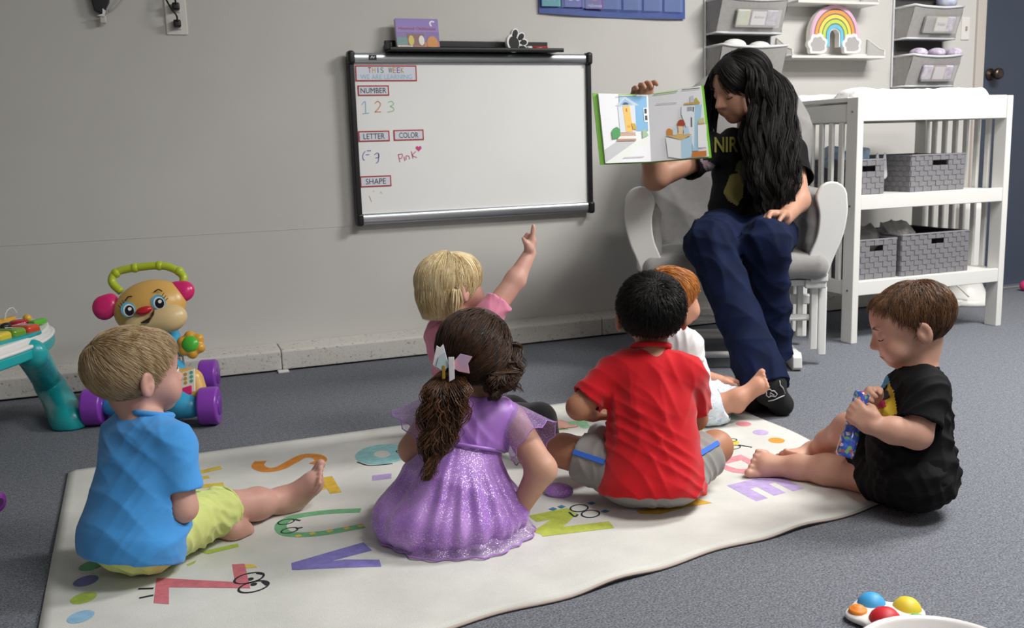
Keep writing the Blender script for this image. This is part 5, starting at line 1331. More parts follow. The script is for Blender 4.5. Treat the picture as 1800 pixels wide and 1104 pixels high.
def purple_girl():
    pel = fl(812, 872, .085); D = dep(pel); neck = at(838, 702, D+.03)
    T = Torso(pel, neck, hd(84), 1.0)
    H = Head(at(836, 622, D+.04), hd(80, .15), (0, 0, 1), 1.0)
    par = person('brown-haired girl in a sparkly purple dress, back to the camera', pel)
    SL, SR = T.at(-.082, 0, .84), T.at(.082, 0, .84)
    ER, WR = at(952, 825, D-.05), at(918, 886, D-.02); EL, WL = at(724, 790, D+.02), at(745, 840, D+.16)
    B = Blob(); T.add(B, -.008, (SL, SR)); H.add(B, neck-ZZ*.01)
    limb(B, [SR, ER, WR], [.032, .030, .021]); limb(B, [SL, EL, WL], [.032, .027, .019])
    hand(B, WR, nrm(fl(910, 905, .02)-WR)+hd(150)*.3, (0, 0, -1), hd(180), 1.05, (.2, .2, .2, .2)); hand(B, WL, hd(60), (0, 0, -1), hd(0), 1.0)
    B.build('body', skin('girl_skin', '#bd8d77', '#c79a84'), par, .0034, 2, floor=.008)
    sat = mat('purple_satin', '#a56fc8', .4, var=.12, scale=12, sheen=.4)
    Bd = Blob(); T.add(Bd, .006, None, .03, hips=False)
    for q in (SL, SR): Bd.rc(T.at(0, -.004, .87), q*.85+neck*.15, .032, .033, .02)
    Bd.rc(neck-T.u*.03, neck+T.u*.06, .034, .042, .006, 's')
    w0 = T.at(0, 0, .50)
    Bd.build('bodice', sat, par, .0038, 2, clip=[(w0, -T.u)], disp=folds(.003, 27, 110))
    # skirt: gathered, spreading on the floor
    Sk = Blob(); wst = T.at(0, .002, .52); c1 = T.at(-.015, .0, .12); 
    Sk.rc(wst, c1, .070, .118, .04, flat=(T.f, .9))
    base = np.array([*(T.at(-.012, -.005, 0)[:2]), .05])
    Sk.el(base, (.152, .140, .058), basis(hd(90), ZZ), .06); Sk.el(base+hd(180)*.05+hd(270)*.02+ZZ*.0, (.12, .10, .06), basis(hd(90), ZZ), .05)
    Sk.el(base+hd(100)*.13, (.14, .12, .05), basis(hd(90), ZZ), .05)
    cen = T.at(0, .02, .2)
    def gath(v):
        a = np.arctan2((v-cen)@hd(90), (v-cen)@hd(0)); z = v[:, 2]
        f = np.sin(a*19+2*np.sin(a*4)+z*9)*.6+np.sin(a*31+1.3*np.sin(a*7)-z*14)*.4
        return f*.0042*np.clip((wst[2]+.0-z)/.05, .25, 1)
    gl_m = glitter_mat('glitter_tulle', '#9a66c0', '#b888d6', 560., .30)
    Sk.build('skirt', gl_m, par, .0042, 2, floor=.009, clip=[(wst, T.u)], disp=gath)
    cuff('waist_gathers', wst-T.u*.002, T.u, .072, sat, par, .004)
    us = Blob().el(base+hd(182)*.115+hd(60)*.04, (.05, .07, .055), basis(hd(90), ZZ)).el(base+hd(200)*.10, (.05, .05, .04), basis(hd(90), ZZ), .03)
    us.build('underskirt', mat('dark_purple_satin', '#6f3690', .35), par, .005, 2, floor=.009, disp=folds(.004, 8, 90))
    # ruffled hem lying on the rug
    hemr = []
    for i in range(61):
        a = math.pi*(1.02+i/60*1.0); r = .163+.004*math.sin(i*1.1)+.005*math.sin(i*.37); hemr.append(base+(hd(0)*math.cos(a)*r*.98+hd(90)*math.sin(a)*r*.92))
    vs = []
    for i, p in enumerate(hemr):
        q = base+(p-base)*.86; vs += [(q[0], q[1], .040), ((p[0]+q[0])/2, (p[1]+q[1])/2, .026+.004*math.sin(i*1.3)), (p[0], p[1], .0105+.0014*(1+math.sin(i*1.7)))]
    tul = glitter_mat('sheer_glitter_tulle', '#b088d0', '#c9a8e2', 560., .25, .42)
    mesh_obj('hem_ruffle', vs, [(3*i+j, 3*i+j+1, 3*i+4+j, 3*i+3+j) for i in range(60) for j in (0, 1)], tul, par, smooth=True)
    MB().tube([(vs[3*i+2][0], vs[3*i+2][1], vs[3*i+2][2]) for i in range(61)], .0018, 6).build('hem_edge', sat, par, smooth=True)
    # cap sleeves of sheer tulle
    for S, out, E_ in ((SL, -1, EL), (SR, 1, ER)):
        d = nrm(E_-S); d = nrm(d+T.r*out*.35); U = nrm(np.cross(d, T.f)); Wv = np.cross(d, U); vs = []; n = 40
        for j, (t, r) in enumerate(((-.02, .030), (.0, .038), (.025, .045), (.055, .054), (.072, .060))):
            for i in range(n):
                a = 2*math.pi*i/n; rr_ = r*(1+.04*j/4*math.sin(i*1.9)+.03*j/4*math.sin(i*.8)); vs.append(S+d*(t+.004*math.sin(i*1.3)*j/4)+(U*math.cos(a)+Wv*math.sin(a))*rr_)
        fs = [(j*n+i, j*n+(i+1) % n, (j+1)*n+(i+1) % n, (j+1)*n+i) for j in range(4) for i in range(n)]
        so_ = mesh_obj('cap_sleeve', vs, fs, tul, par, smooth=True)
        MB().tube([vs[4*n+i % n] for i in range(n+1)], .0012, 5, cap=False).build('sleeve_edge', sat, so_, smooth=True)
    c = fl(982, 862, .018); Blob().el(c, (.035, .025, .018), basis(hd(70), ZZ)).build('shoe', gl_m, par, .004, disp=folds(.003, 3, 150))
    # hair
    hm = hair_mat('dark_brown_hair', '#2c1d14', '#4a3222', .4)
    bow = H.L(-.040, -.092, -.002)
    H.cap('hair_base', hm, par, [((0, .062, .050), (0, .9, -.1)), ((0, .0, -.045), (0, .3, -.95))], .010)
    bd = nrm(V3((-.52, -.85, -.10)))
    mask = lambda d: (d[:, 2] > -.72+.6*np.clip(d[:, 1], 0, 2)) & (d[:, 1] < .72)
    comb = lambda d: (bd-d)*1.6
    H.flow_hair('hair', 5200, mask, (.1, .6, .75), .10, .016, hm, par, (.0010, .0004), grav=.15, wild=.28, comb=comb, steps=10)
    rs = np.random.RandomState(5)
    def tail(name, n, P0, pts, spread, wave, seed, r=(.0011, .0005), taper=.45, mt=hm, amp=.0085):
        rs = np.random.RandomState(seed); C_ = np.array(catmull(pts, 8)); k = len(C_); t = np.linspace(0, 1, k)
        off = rs.randn(n, 2)*.5; off = off/np.maximum(1, np.linalg.norm(off, axis=1))[:, None]
        ph = rs.rand(n)*1.2; prof = (.35+1.0*np.sin(np.clip(t*1.15, 0, 1)*math.pi)**.7)*(1-t*taper)
        U, Wv = RTh, FWh
        ln = .72+.28*rs.rand(n)
        Q = []
        for i in range(n):
            tt = t*ln[i]; base_ = np.stack([np.interp(tt, t, C_[:, q]) for q in range(3)], 1); pf = np.interp(tt, t, prof)
            cl = np.stack([np.sin(tt*wave+ph[i]*3+off[i, 0]*2), np.cos(tt*wave+ph[i]*3+off[i, 1]*2)], 1)*amp*np.minimum(1, tt*4)[:, None]
            Q.append(base_+U*((off[i, 0]*pf*spread+cl[:, 0])[:, None])+Wv*((off[i, 1]*pf*spread*.6+cl[:, 1])[:, None]))
        return strands(name, np.array(Q), r[0], r[1], mt, par, seed=seed)
    pt = [bow, at(784, 690, D-.095), at(778, 740, D-.10), at(766, 790, D-.12), at(750, 845, D-.13)]
    tail('ponytail', 1100, None, pt, .036, 15, 3, taper=.55)
    tail('ponytail_curls', 260, None, pt, .040, 24, 8, taper=.3, amp=.010, mt=hair_mat('brown_curl_tips', '#4a3020', '#6e4a30', .4))
    # loose curls on the right of the head
    for i, pts in enumerate(([H.L(.062, -.02, .03), at(898, 605, D+.03), at(910, 640, D+.02), at(903, 668, D+.01), at(914, 692, D)], [H.L(.06, -.03, .0), at(892, 640, D+.01), at(905, 662, D), at(897, 690, D-.01)], [H.L(.045, -.06, -.02), at(880, 655, D-.03), at(876, 685, D-.05), at(866, 706, D-.06)])):
        tail('loose_lock', 90 if i < 2 else 300, None, pts, .013 if i < 2 else .030, 18, 10+i, (.0009, .0004))
    # bow
    Mb_ = basis(nrm(CAM-bow), ZZ)
    bw0 = at(793, 640, dep(bow)-.040)
    def bowpart(name, pts, m_, th=.004, off=0.0): return MB().prism([(a/880., -b/880.) for a, b in pts], bw0-Mb_[:, 0]*0+nrm(CAM-bow)*off, RTh, nrm(UP), nrm(CAM-bow), th).build(name, m_, bo_, bevel=.001)
    bo_ = MB().prism([(-.006, .014), (.006, .014), (.007, -.03), (-.004, -.036)], bw0+nrm(CAM-bow)*.006, RTh, nrm(UP), nrm(CAM-bow), .006).build('hair_bow', glitter_mat('white_glitter', '#d8d4d8', '#e9e6ea', 900, .3), par, bevel=.001)
    iri = mat('iridescent_film', '#cfd6e0', .15, .2, color2='#b9d8dc', scale=30); irp = mat('pink_iridescent_film', '#e3a7b4', .15, .2, color2='#b7a9cc', scale=28)
    bowpart('bow_loop', [(-4, 2), (-14, -36), (-20, -30), (-26, -34), (-33, 0), (-26, 8), (-10, 12)], bpy.data.materials['white_glitter'], .004, -.002)
    bowpart('bow_loop', [(-5, 6), (-10, -22), (-22, -14), (-27, 4), (-16, 12)], iri, .004, .003)
    bowpart('bow_loop', [(4, -4), (16, -18), (38, -12), (30, 0), (33, 18), (14, 14), (4, 8)], irp, .004, .002)
    bowpart('bow_tail', [(-16, 2), (-11, 2), (-10, 26), (-16, 26)], flat('#c9a23c', .25, metal=.6), .003, .006)
purple_girl()
# ------------------------------------------------------------------ fair-haired girl pointing at the board
def strand_tail(name, par, mt, n, pts, spread, wave, seed, r=(.0010, .0004), taper=.45, amp=.004, depth=.6, prof=None, clump=22):
    rs = np.random.RandomState(seed); C_ = np.array(catmull(pts, 8)); k = len(C_); t = np.linspace(0, 1, k)
    nc = max(6, n//clump); oc = rs.randn(nc, 2)*.5; oc = oc/np.maximum(1, np.linalg.norm(oc, axis=1))[:, None]; ci = rs.randint(0, nc, n)
    off = oc[ci]+rs.randn(n, 2)*.06; pc = rs.rand(nc)*2.0; ph = pc[ci]+rs.rand(n)*.12
    pf0 = (.35+1.0*np.sin(np.clip(t*1.15, 0, 1)*math.pi)**.7)*(1-t*taper) if prof is None else np.interp(t, np.linspace(0, 1, len(prof)), prof)
    ln = .75+.25*rs.rand(n); Q = []
    for i in range(n):
        tt = t*ln[i]; base_ = np.stack([np.interp(tt, t, C_[:, q]) for q in range(3)], 1); pf = np.interp(tt, t, pf0)
        cl = np.stack([np.sin(tt*wave+ph[i]*3), np.cos(tt*wave*.9+ph[i]*3)], 1)*amp*np.clip(tt*2.2-.1, 0, 1)[:, None]
        Q.append(base_+RTh*((off[i, 0]*pf*spread+cl[:, 0])[:, None])+FWh*((off[i, 1]*pf*spread*depth+cl[:, 1])[:, None]))
    return strands(name, np.array(Q), r[0], r[1], mt, par, seed=seed)
def blond_girl():
    D = 2.55; pel = pz(806, .085, D+.06); neck = at(806, 568, D+.0)
    T = Torso(pel, neck, hd(48), 1.0); H = Head(at(794, 503, D), hd(40, .10), (0, 0, 1), .98)
    par = person('fair-haired girl in a pink top pointing up at the whiteboard', pel)
    SR, SL = at(862, 552, D-.05), T.at(-.078, 0, .84)
    ER, WR = at(906, 492, D-.02), at(931, 446, D+.01); EL, WL = T.at(-.11, .05, .42), T.at(-.04, .15, .25)
    HR, HL = T.at(.05, .01, 0), T.at(-.05, .01, 0); KR = at(948, 738, D-.08); AR = fl(972, 800, .03); KL = pz(900, .06, D+.22); AL = pz(960, .03, D+.2)
    B = Blob(); T.add(B, -.008, (SR, SL)); H.add(B, neck-ZZ*.01)
    limb(B, [SR, ER, WR], [.029, .026, .0175]); limb(B, [SL, EL, WL], [.029, .024, .018])
    hand(B, WR, nrm(at(938, 415, D+.01)-WR), hd(170), hd(270), 1.05, (1.25, 1.3, 1.3, 1.3), index=.05, thumb=(.3, .7)); hand(B, WL, hd(60), (0, 0, -1), hd(0), 1.0)
    limb(B, [HR, KR, AR], [.05, .037, .022]); limb(B, [HL, KL, AL], [.05, .037, .022])
    foot(B, AR, hd(80, .5), hd(260, .6), .9, 1); foot(B, AL, hd(30), ZZ, .9, 1)
    B.build('body', SK_pink, par, .0034, 2, floor=.008)
    pink = cloth('pink_jersey', '#dd8aa6', .05)
    S_ = Blob(); T.add(S_, .007, None, .03)
    for q in (SR, SL): S_.rc(T.at(0, -.004, .87), q, .036, .036, .022)
    S_.rc(neck+T.u*.004, neck+T.u*.07, .030, .034, .006, 's'); sleeve(S_, SR, SR*.62+ER*.38, .036, .040); sleeve(S_, SL, SL*.4+EL*.6, .036, .040)
    S_.build('shirt', pink, par, .0042, 2, floor=.03, disp=folds(.004, 37, 75))
    Q = Blob(); Q.el(T.at(0, 0, -.08), (.095, .08, .06), T.M, .02); limb(Q, [HR, KR, KR*.35+AR*.65], [.058, .043, .034]); limb(Q, [HL, KL, KL*.3+AL*.7], [.058, .043, .032])
    Q.build('leggings', cloth('black_leggings', '#141416', .1), par, .0042, 2, floor=.009)
    hm = hair_mat('pale_blond_hair', '#d3ba88', '#eddcb4', .4)
    H.cap('hair_base', hm, par, [((0, .062, .058), (0, .80, -.25)), ((0, .0, -.045), (0, .45, -.9))], .006)
    mask = lambda d: (d[:, 2] > -.75+.9*np.clip(d[:, 1]+.05, 0, 2)) & (d[:, 1] < .78)
    H.flow_hair('hair', 6500, mask, (0, .25, .97), .115, .012, hm, par, (.0008, .0003), grav=.55, wild=.16, steps=11)
    strand_tail('pigtail', par, hm, 320, [H.L(.064, -.036, .004), H.L(.082, -.050, .006), H.L(.090, -.058, -.022), H.L(.082, -.058, -.058), H.L(.070, -.056, -.085)], .014, 5, 4, (.0008, .0003), prof=[.3, .8, 1, .7, .2])
    curtain('back_hair', H, par, hm, 1800, -1.5, 1.25, .085, 6, lift=.012)
    MB().lathe([(.010, -.004), (.012, 0), (.010, .004)], H.L(.070, -.042, .004), H.M@V3((.8, -.6, 0)), 14).build('hair_tie', flat('#7a6a58', .6), par)
    H.features(par, flat('#c9a878', .8), '#8a6a50')
blond_girl()

# ------------------------------------------------------------------ red-haired baby behind the boy in red
def redhead():
    D = 2.76; pel = pz(1196, .08, D); neck = at(1186, 588, D+.0)
    T = Torso(pel, neck, hd(20), 1.0); H = Head(at(1179, 525, D), hd(30, -.02), (0, 0, 1), 1.0)
    par = person('red-haired baby in a white top and pale printed pants beside the boy in red', pel)
    SR, SL = T.at(.078, 0, .84), T.at(-.078, 0, .84)
    ER, WR = at(1214, 655, D-.07), at(1232, 690, D-.02); EL, WL = T.at(-.10, .06, .4), T.at(-.03, .15, .2)
    HR, HL = T.at(.05, .01, 0), T.at(-.05, .02, 0); KR = fl(1250, 718, .052); AR = at(1296, 700, D-.02); KL = pz(1270, .06, D+.10); AL = pz(1290, .04, D+.12)
    B = Blob(); T.add(B, -.008, (SR, SL)); H.add(B, neck-ZZ*.01)
    limb(B, [SR, ER, WR], [.030, .026, .018]); limb(B, [SL, EL, WL], [.030, .024, .018]); hand(B, WR, hd(20, -.4), (0, 0, -1), hd(90), 1.0); hand(B, WL, hd(20), (0, 0, -1), hd(270), 1.0)
    limb(B, [HR, KR, AR], [.05, .038, .025]); limb(B, [HL, KL, AL], [.05, .037, .025])
    foot(B, AR, nrm(at(1332, 664, dep(AR)-.02)-AR), hd(218, .35), 1.02, -1); foot(B, AL, hd(40, 1), hd(200, .5), .95, 1)
    B.build('body', SK_warm, par, .0036, 2, floor=.008)
    S_ = Blob(); T.add(S_, .009, None, .03)
    for q in (SR, SL): S_.rc(T.at(0, -.004, .87), q, .036, .038, .022)
    S_.rc(neck+T.u*.004, neck+T.u*.07, .030, .034, .006, 's'); sleeve(S_, SR, SR*.4+ER*.6, .038, .042); sleeve(S_, SL, SL*.4+EL*.6, .038, .042)
    S_.build('shirt', cloth('white_cotton', '#e4e2e4', .03), par, .0045, 2, floor=.03, disp=folds(.004, 47, 80))
    m = mat('pale_printed_cotton', '#cfdde6', .85, bump=.1, bscale=700); nt = m.node_tree; b = nt.nodes['Principled BSDF']
    tc = nt.nodes.new('ShaderNodeTexCoord'); n = nt.nodes.new('ShaderNodeTexNoise'); n.inputs['Scale'].default_value = 38; n.inputs['Detail'].default_value = 2; nt.links.new(tc.outputs['Object'], n.inputs['Vector'])
    r = nt.nodes.new('ShaderNodeValToRGB'); e = r.color_ramp.elements; e[0].position = .30; e[0].color = lin('#a9cfc4'); e[1].position = .70; e[1].color = lin('#d9c2cc')
    for p_, c_ in ((.40, '#d3e0e8'), (.50, '#dce6ee'), (.56, '#aebfe0'), (.60, '#dde6ea')): q = e.new(p_); q.color = lin(c_)
    nt.links.new(n.outputs['Fac'], r.inputs[0]); nt.links.new(r.outputs[0], b.inputs['Base Color'])
    Q = Blob(); Q.el(T.at(0, 0, -.04), (.10, .085, .066), T.M, .02)
    for Hh, K, A in ((HR, KR, AR), (HL, KL, AL)):
        d = nrm(A-K); b_ = K*.55+A*.45; Q.rc(Hh, K, .062, .054, .025); Q.rc(K, b_+d*.02, .054, .050, .02, clip=[(b_, d)]); Q.rc(b_-d*.015, b_+d*.04, .042, .042, .001, 's')
    Q.build('pants', m, par, .0042, 2, floor=.009, disp=folds(.004, 49, 85))
    hm = hair_mat('copper_hair', '#a5602c', '#c98a4c', .4)
    H.cap('hair_base', hm, par, [((0, .050, .066), (0, .70, -.45)), ((0, .0, -.008), (0, .55, -.84))], .002)
    mask = lambda d: (d[:, 2] > -.6+1.2*np.clip(d[:, 1]+.2, 0, 2)) & (d[:, 1] < .78)
    H.flow_hair('hair', 4500, mask, (0, -.5, .85), .06, .007, hm, par, (.0009, .0004), grav=.3, wild=.15)
    H.features(par, flat('#b87a48', .8), '#6a4030')
redhead()

# ------------------------------------------------------------------ toddler in black with the blue tube
def black_boy():
    pel = fl(1606, 832, .085); D = dep(pel); neck = at(1614, 652, D+.0)
    T = Torso(pel, neck, hd(172), 1.0, .008); H = Head(at(1601, 570, D-.0), hd(170, -.36), nrm(ZZ+hd(170)*.36), .98)
    par = person('brown-haired toddler in black clothes holding a blue tube, legs stretched out', pel)
    SL, SR = T.at(-.078, 0, .80), T.at(.078, .01, .80)      # his left side is nearest
    EL, WL = at(1612, 764, D-.10), at(1536, 750, D-.09); ER, WR = at(1572, 728, D+.07), at(1538, 700, D+.01)
    HL, HR = T.at(-.05, .01, -.02), T.at(.05, .02, -.02)
    KL = fl(1515, 832, .045); AL = fl(1404, 822, .034); KR = at(1494, 757, D+.16); AR = fl(1432, 797, .032)
    B = Blob(); T.add(B, -.008, (SL, SR)); H.add(B, neck-ZZ*.01, .032, eyes='down')
    limb(B, [SL, EL, EL*.45+WL*.55, WL], [.031, .029, .027, .019]); limb(B, [SR, ER, WR], [.031, .027, .019])
    tb0, tb1 = at(1516, 690, D-.045), at(1484, 803, D-.05)
    ta = nrm(tb1-tb0)
    hand(B, WL, nrm(at(1508, 728, D-.075)-WL), hd(80, 0), nrm(ZZ+hd(180)*.3), 1.12, (.75, .75, .75, .75), thumb=(.4, .6))
    hand(B, WR, nrm(at(1513, 694, D-.025)-WR), hd(262, -.2), nrm(ZZ), 1.1, (.7, .7, .7, .7), thumb=(.35, .6))
    limb(B, [HL, KL, KL*.45+AL*.55, AL], [.055, .043, .037, .026]); limb(B, [HR, KR, KR*.45+AR*.55, AR], [.053, .041, .034, .025])
    foot(B, AL, hd(182, .16), hd(255, .45), 1.14, -1); foot(B, AR, hd(184, .20), hd(105, .8), 1.15, 1)
    B.build('body', SK_fair, par, .0033, 2, floor=.008)
    blk = cloth('black_jersey', '#0b0b0d', .12, sheen=0)
    S_ = Blob(); T.add(S_, .009, None, .03)
    S_.rc(T.at(0, .01, .4), T.at(0, .0, .0), .086, .098, .03, flat=(T.f, .92))
    for q in (SL, SR): S_.rc(T.at(0, -.004, .865), q, .036, .039, .022)
    S_.rc(neck+T.u*.004, neck+T.u*.07, .030, .035, .006, 's')
    sleeve(S_, SL, SL*.28+EL*.72, .041, .048); sleeve(S_, SR, SR*.3+ER*.7, .040, .045)
    S_.build('shirt', blk, par, .0038, 2, floor=.05, disp=folds(.0045, 57, 75))
    cuff('collar', neck+T.u*.004, T.u+.1*T.f, .0385, blk, par, .005)
    Q = Blob(); Q.el(T.at(0, 0, -.06), (.100, .088, .066), T.M, .02)
    for Hh, K in ((HL, KL), (HR, KR)):
        d = nrm(K-Hh); b_ = Hh*.28+K*.72; Q.rc(Hh, b_+d*.02, .066, .060, .025, clip=[(b_, d)]); Q.rc(b_-d*.012, b_+d*.04, .050, .050, .001, 's')
    Q.build('shorts', blk, par, .004, 2, floor=.009, disp=folds(.004, 59, 90))
    sh = [o for o in par.children if o.name.startswith('shirt')][0]
    for col, poly in (('#c9a72a', [(1540, 662), (1556, 655), (1572, 690), (1578, 728), (1550, 738), (1536, 715)]), ('#4f9ec0', [(1540, 655), (1552, 645), (1566, 672), (1548, 688)]), ('#17171a', [(1545, 690), (1562, 686), (1566, 700), (1548, 706)]), ('#a5284f', [(1544, 706), (1556, 704), (1558, 716), (1545, 718)])):
        drape('shirt_print', sh, poly, col, par, .0012+.0004*['#c9a72a', '#4f9ec0', '#17171a', '#a5284f'].index(col))
    hm = hair_mat('soft_brown_hair', '#4a3324', '#7d5a40', .4)
    H.cap('hair_base', hm, par, [((0, .050, .066), (0, .70, -.45)), ((0, .0, -.008), (0, .55, -.84))], .001)
    mask = lambda d: (d[:, 2] > -.62+1.7*np.clip(d[:, 1]+.22, 0, 2)) & (d[:, 1] < .75)
    H.flow_hair('hair', 9000, mask, (.1, -.35, .93), .040, .008, hm, par, (.0006, .00025), grav=.25, wild=.26)
    H.features(par, flat('#6a4c38', .8), '#2a1c16', 'down')
    # the tube
    tb = thing('toy_tube', 'blue patterned plastic tube held upright by the toddler in black', 'toy', (tb1[0], tb1[1], tb1[2]))
    m = mat('blue_print_foil', '#3f63c4', .2, coat=.6); nt = m.node_tree; b = nt.nodes['Principled BSDF']
    tc = nt.nodes.new('ShaderNodeTexCoord'); v = nt.nodes.new('ShaderNodeTexVoronoi'); v.inputs['Scale'].default_value = 150; nt.links.new(tc.outputs['Object'], v.inputs['Vector'])
    sp = nt.nodes.new('ShaderNodeSeparateColor'); nt.links.new(v.outputs['Color'], sp.inputs[0])
    r = nt.nodes.new('ShaderNodeValToRGB'); r.color_ramp.interpolation = 'CONSTANT'; e = r.color_ramp.elements; e[0].color = lin('#3a5cc0'); e[1].position = .55; e[1].color = lin('#d98a6a')
    for p_, c_ in ((.68, '#4a74d4'), (.8, '#7fae6a'), (.88, '#c8d0ea'), (.94, '#c24a5a')): q = e.new(p_); q.color = lin(c_)
    nt.links.new(sp.outputs[0], r.inputs[0]); nt.links.new(r.outputs[0], b.inputs['Base Color'])
    L_ = np.linalg.norm(tb1-tb0)
    MB().lathe([(.0150, 0), (.0158, .004), (.0158, L_*.62), (.0185, L_*.66), (.0190, L_*.96), (.0165, L_)], tb0, ta, 24).build('tube_wrap', m, tb, smooth=True)
    MB().lathe([(.011, -.002), (.0145, 0), (.0145, .003)], tb0, ta, 20).build('tube_cap', m, tb, smooth=True)
black_boy()

# ------------------------------------------------------------------ woman reading in the glider
def woman():
    D = 3.40; pel = at(1310, 405, D+.06); neck = at(1322, 238, D+.05)
    T = Torso(pel, neck, hd(262, 0), 1.62); H = Head(at(1303, 152, D-.03), hd(206, -.40), nrm(ZZ+hd(212)*.36), 1.23, (.97, .98, 1.08))
    par = person('long-haired woman in a black T-shirt and jeans reading in the glider', pel)
    # her right is picture left
    SR, SL = at(1256, 262, D+.0), at(1388, 268, D+.03)
    ER, WR = at(1152, 312, D-.13), at(1130, 205, D-.23); EL, WL = at(1402, 352, D-.10), at(1378, 385, D-.22)
    HR, HL = at(1268, 415, D+.0), at(1352, 415, D+.0)
    KR, KL = at(1247, 428, D-.35), at(1347, 428, D-.36)
    AR = fl(1352, 690, .075); AL = pz(1356, .085, D-.18)
    B = Blob()
    T.add(B, -.012, (SR, SL), .04); H.add(B, neck-ZZ*.01, .050, eyes='down'); B.rc(H.L(0, .080, .004), H.L(0, .0985, -.019), .0075, .0095, .010)
    limb(B, [SR, ER, WR], [.046, .041, .026], .02); limb(B, [SL, EL, WL], [.046, .040, .026], .02)
    hand(B, WR, nrm(at(1128, 158, D-.27)-WR), hd(282, .05), hd(0), 1.0, (.62, .70, .66, .55), .05, (.35, .5), True)
    hand(B, WL, nrm(at(1335, 384, D-.27)-WL), hd(250, -.75), nrm(hd(240, .5)), .98, (.85, .85, .9, .95), .03, (.25, .55), True)
    B.build('body', SK_adult, par, .0042, 2)
    blk = cloth('black_tee', '#0b0b0e', .1, sheen=0)
    S_ = Blob(); T.add(S_, .004, None, .05)
    for q in (SR, SL): S_.rc(T.at(0, -.01, .86), q, .060, .056, .04)
    S_.rc(neck-T.u*.02, neck+T.u*.08, .052, .066, .008, 's')
    sleeve(S_, SR, SR*.5+ER*.5, .058, .068, .02, .02); sleeve(S_, SL, SL*.42+EL*.58, .058, .070, .02, .02)
    S_.build('shirt', blk, par, .0055, 2, disp=folds(.008, 67, 42, [hd(0, 1.2), hd(0, -1), hd(0, .3)]))
    den = mat('dark_denim', '#0e1936', .85, var=.3, scale=14, bump=.2, bscale=500, spec=.15)
    J = Blob(); J.el(T.at(0, .0, -.06), (.165, .14, .10), T.M, .05)
    for Hh, K, A, fl_ in ((HR, KR, AR, .078), (HL, KL, AL, .074)):
        d = nrm(A-K); b_ = A-d*.01
        J.rc(Hh, K, .098, .074, .04); J.rc(K, K*.5+A*.5, .074, .066, .03); J.rc(K*.5+A*.5, b_+d*.02, .066, fl_, .02, clip=[(b_, d)])
    J.build('jeans', den, par, .0058, 2, disp=folds(.007, 69, 48))
    sock = mat('black_sock', '#121113', .9)
    for A, toe, k in ((AR, nrm(fl(1388, 712, .03)-AR), 1), (AL, hd(280, -.1), 2)):
        F_ = Blob()
        if k == 1: tip = fl(1374, 712, .030); heel = fl(1345, 672, .035)
        else: tip = fl(1318, 706, .030); heel = np.array([A[0], A[1], .035])
        F_.rc(A+ZZ*.03, heel, .048, .035, .02); F_.rc(heel, tip, .036, .030, .03); F_.rc(A, tip+ZZ*.004, .040, .026, .03)
        so = F_.build('sock', sock, par, .005, 2, floor=.001)
        if k == 1:
            def onsock(px, py):
                o = at(px, py, 1.0)-CAM; v = np.array([c.co for c in so.data.vertices]); dd = (v-CAM)@nrm(o); w = (v-CAM)-np.outer(dd, nrm(o)); q = np.linalg.norm(w, axis=1)
                i = np.where(q < .006)[0]; i = i[np.argmin(dd[i])] if len(i) else np.argmin(q); return v[i]
            wl = flat('#b9b9bd', .7)
            for nm, pts in (('sock_logo', [(1347, 690), (1345, 697), (1351, 701), (1357, 699), (1364, 700), (1367, 694), (1363, 689), (1357, 690), (1352, 687), (1347, 690)]), ('sock_logo', [(1351, 697), (1356, 692), (1361, 697)]), ('sock_stripe', [(1350, 708), (1362, 705), (1374, 700), (1382, 696)]), ('sock_stripe', [(1383, 694), (1379, 684), (1375, 676), (1372, 668)])):
                P_ = [onsock(*q) for q in pts]; P_ = [p+nrm(CAM-p)*.0025 for p in P_]
                MB().tube(P_, .0016, 6).build(nm, wl, so, smooth=True)
    # shirt lettering and a plain winged emblem
    def onshirt(px, py, off=.004):
        o = nrm(ray(px, py)); dd = (sv-CAM)@o; w = np.linalg.norm((sv-CAM)-np.outer(dd, o), axis=1); i = np.where(w < .009)[0]; i = i[np.argmin(dd[i])] if len(i) else np.argmin(w)
        return CAM+o*(dd[i]-off)
    sh = [o for o in par.children if o.name.startswith('shirt')][0]; sv = np.array([v.co for v in sh.data.vertices])
    tm = flat('#6e6a26', .8)
    vs, fs = text_geo('NIRVANA', 1.0, .02); a = np.array(vs); lo, hi = a.min(0), a.max(0)
    P = []
    for v in a:
        u = (v[0]-lo[0])/(hi[0]-lo[0]); t = (v[1]-lo[1])/(hi[1]-lo[1]); P.append(onshirt(1256+u*110, 268-t*27-u*2))
    cs = np.array(P); mesh_obj('shirt_lettering', P, fs, tm, par)
    for col, poly, o_ in (('#6d5a62', [(1229, 278), (1246, 284), (1262, 294), (1280, 303), (1276, 312), (1262, 316), (1248, 308), (1238, 296)], .0012), ('#5f6034', [(1296, 284), (1308, 282), (1310, 298), (1302, 308), (1293, 300)], .0014), ('#77703a', [(1284, 308), (1300, 304), (1308, 320), (1306, 346), (1296, 362), (1280, 352), (1272, 338), (1278, 322)], .0016), ('#8a7f86', [(1240, 286), (1256, 294), (1270, 304), (1262, 309), (1246, 298)], .002)):
        drape('shirt_emblem', sh, poly, col, par, o_)
    # hair
    hm = hair_mat('long_black_hair', '#080606', '#150f0e', .6)
    H.cap('hair_base', hm, par, [((0, .066, .058), (0, .70, -.55)), ((0, .020, -.02), (0, .85, -.5))], .006, .005)
    mask = lambda d: (d[:, 2] > -.6+1.2*np.clip(d[:, 1], 0, 2)) & (d[:, 1] < .86)
    comb = lambda d: np.stack([np.sign(d[:, 0])*.9, -.25+0*d[:, 0], 0*d[:, 0]], 1)
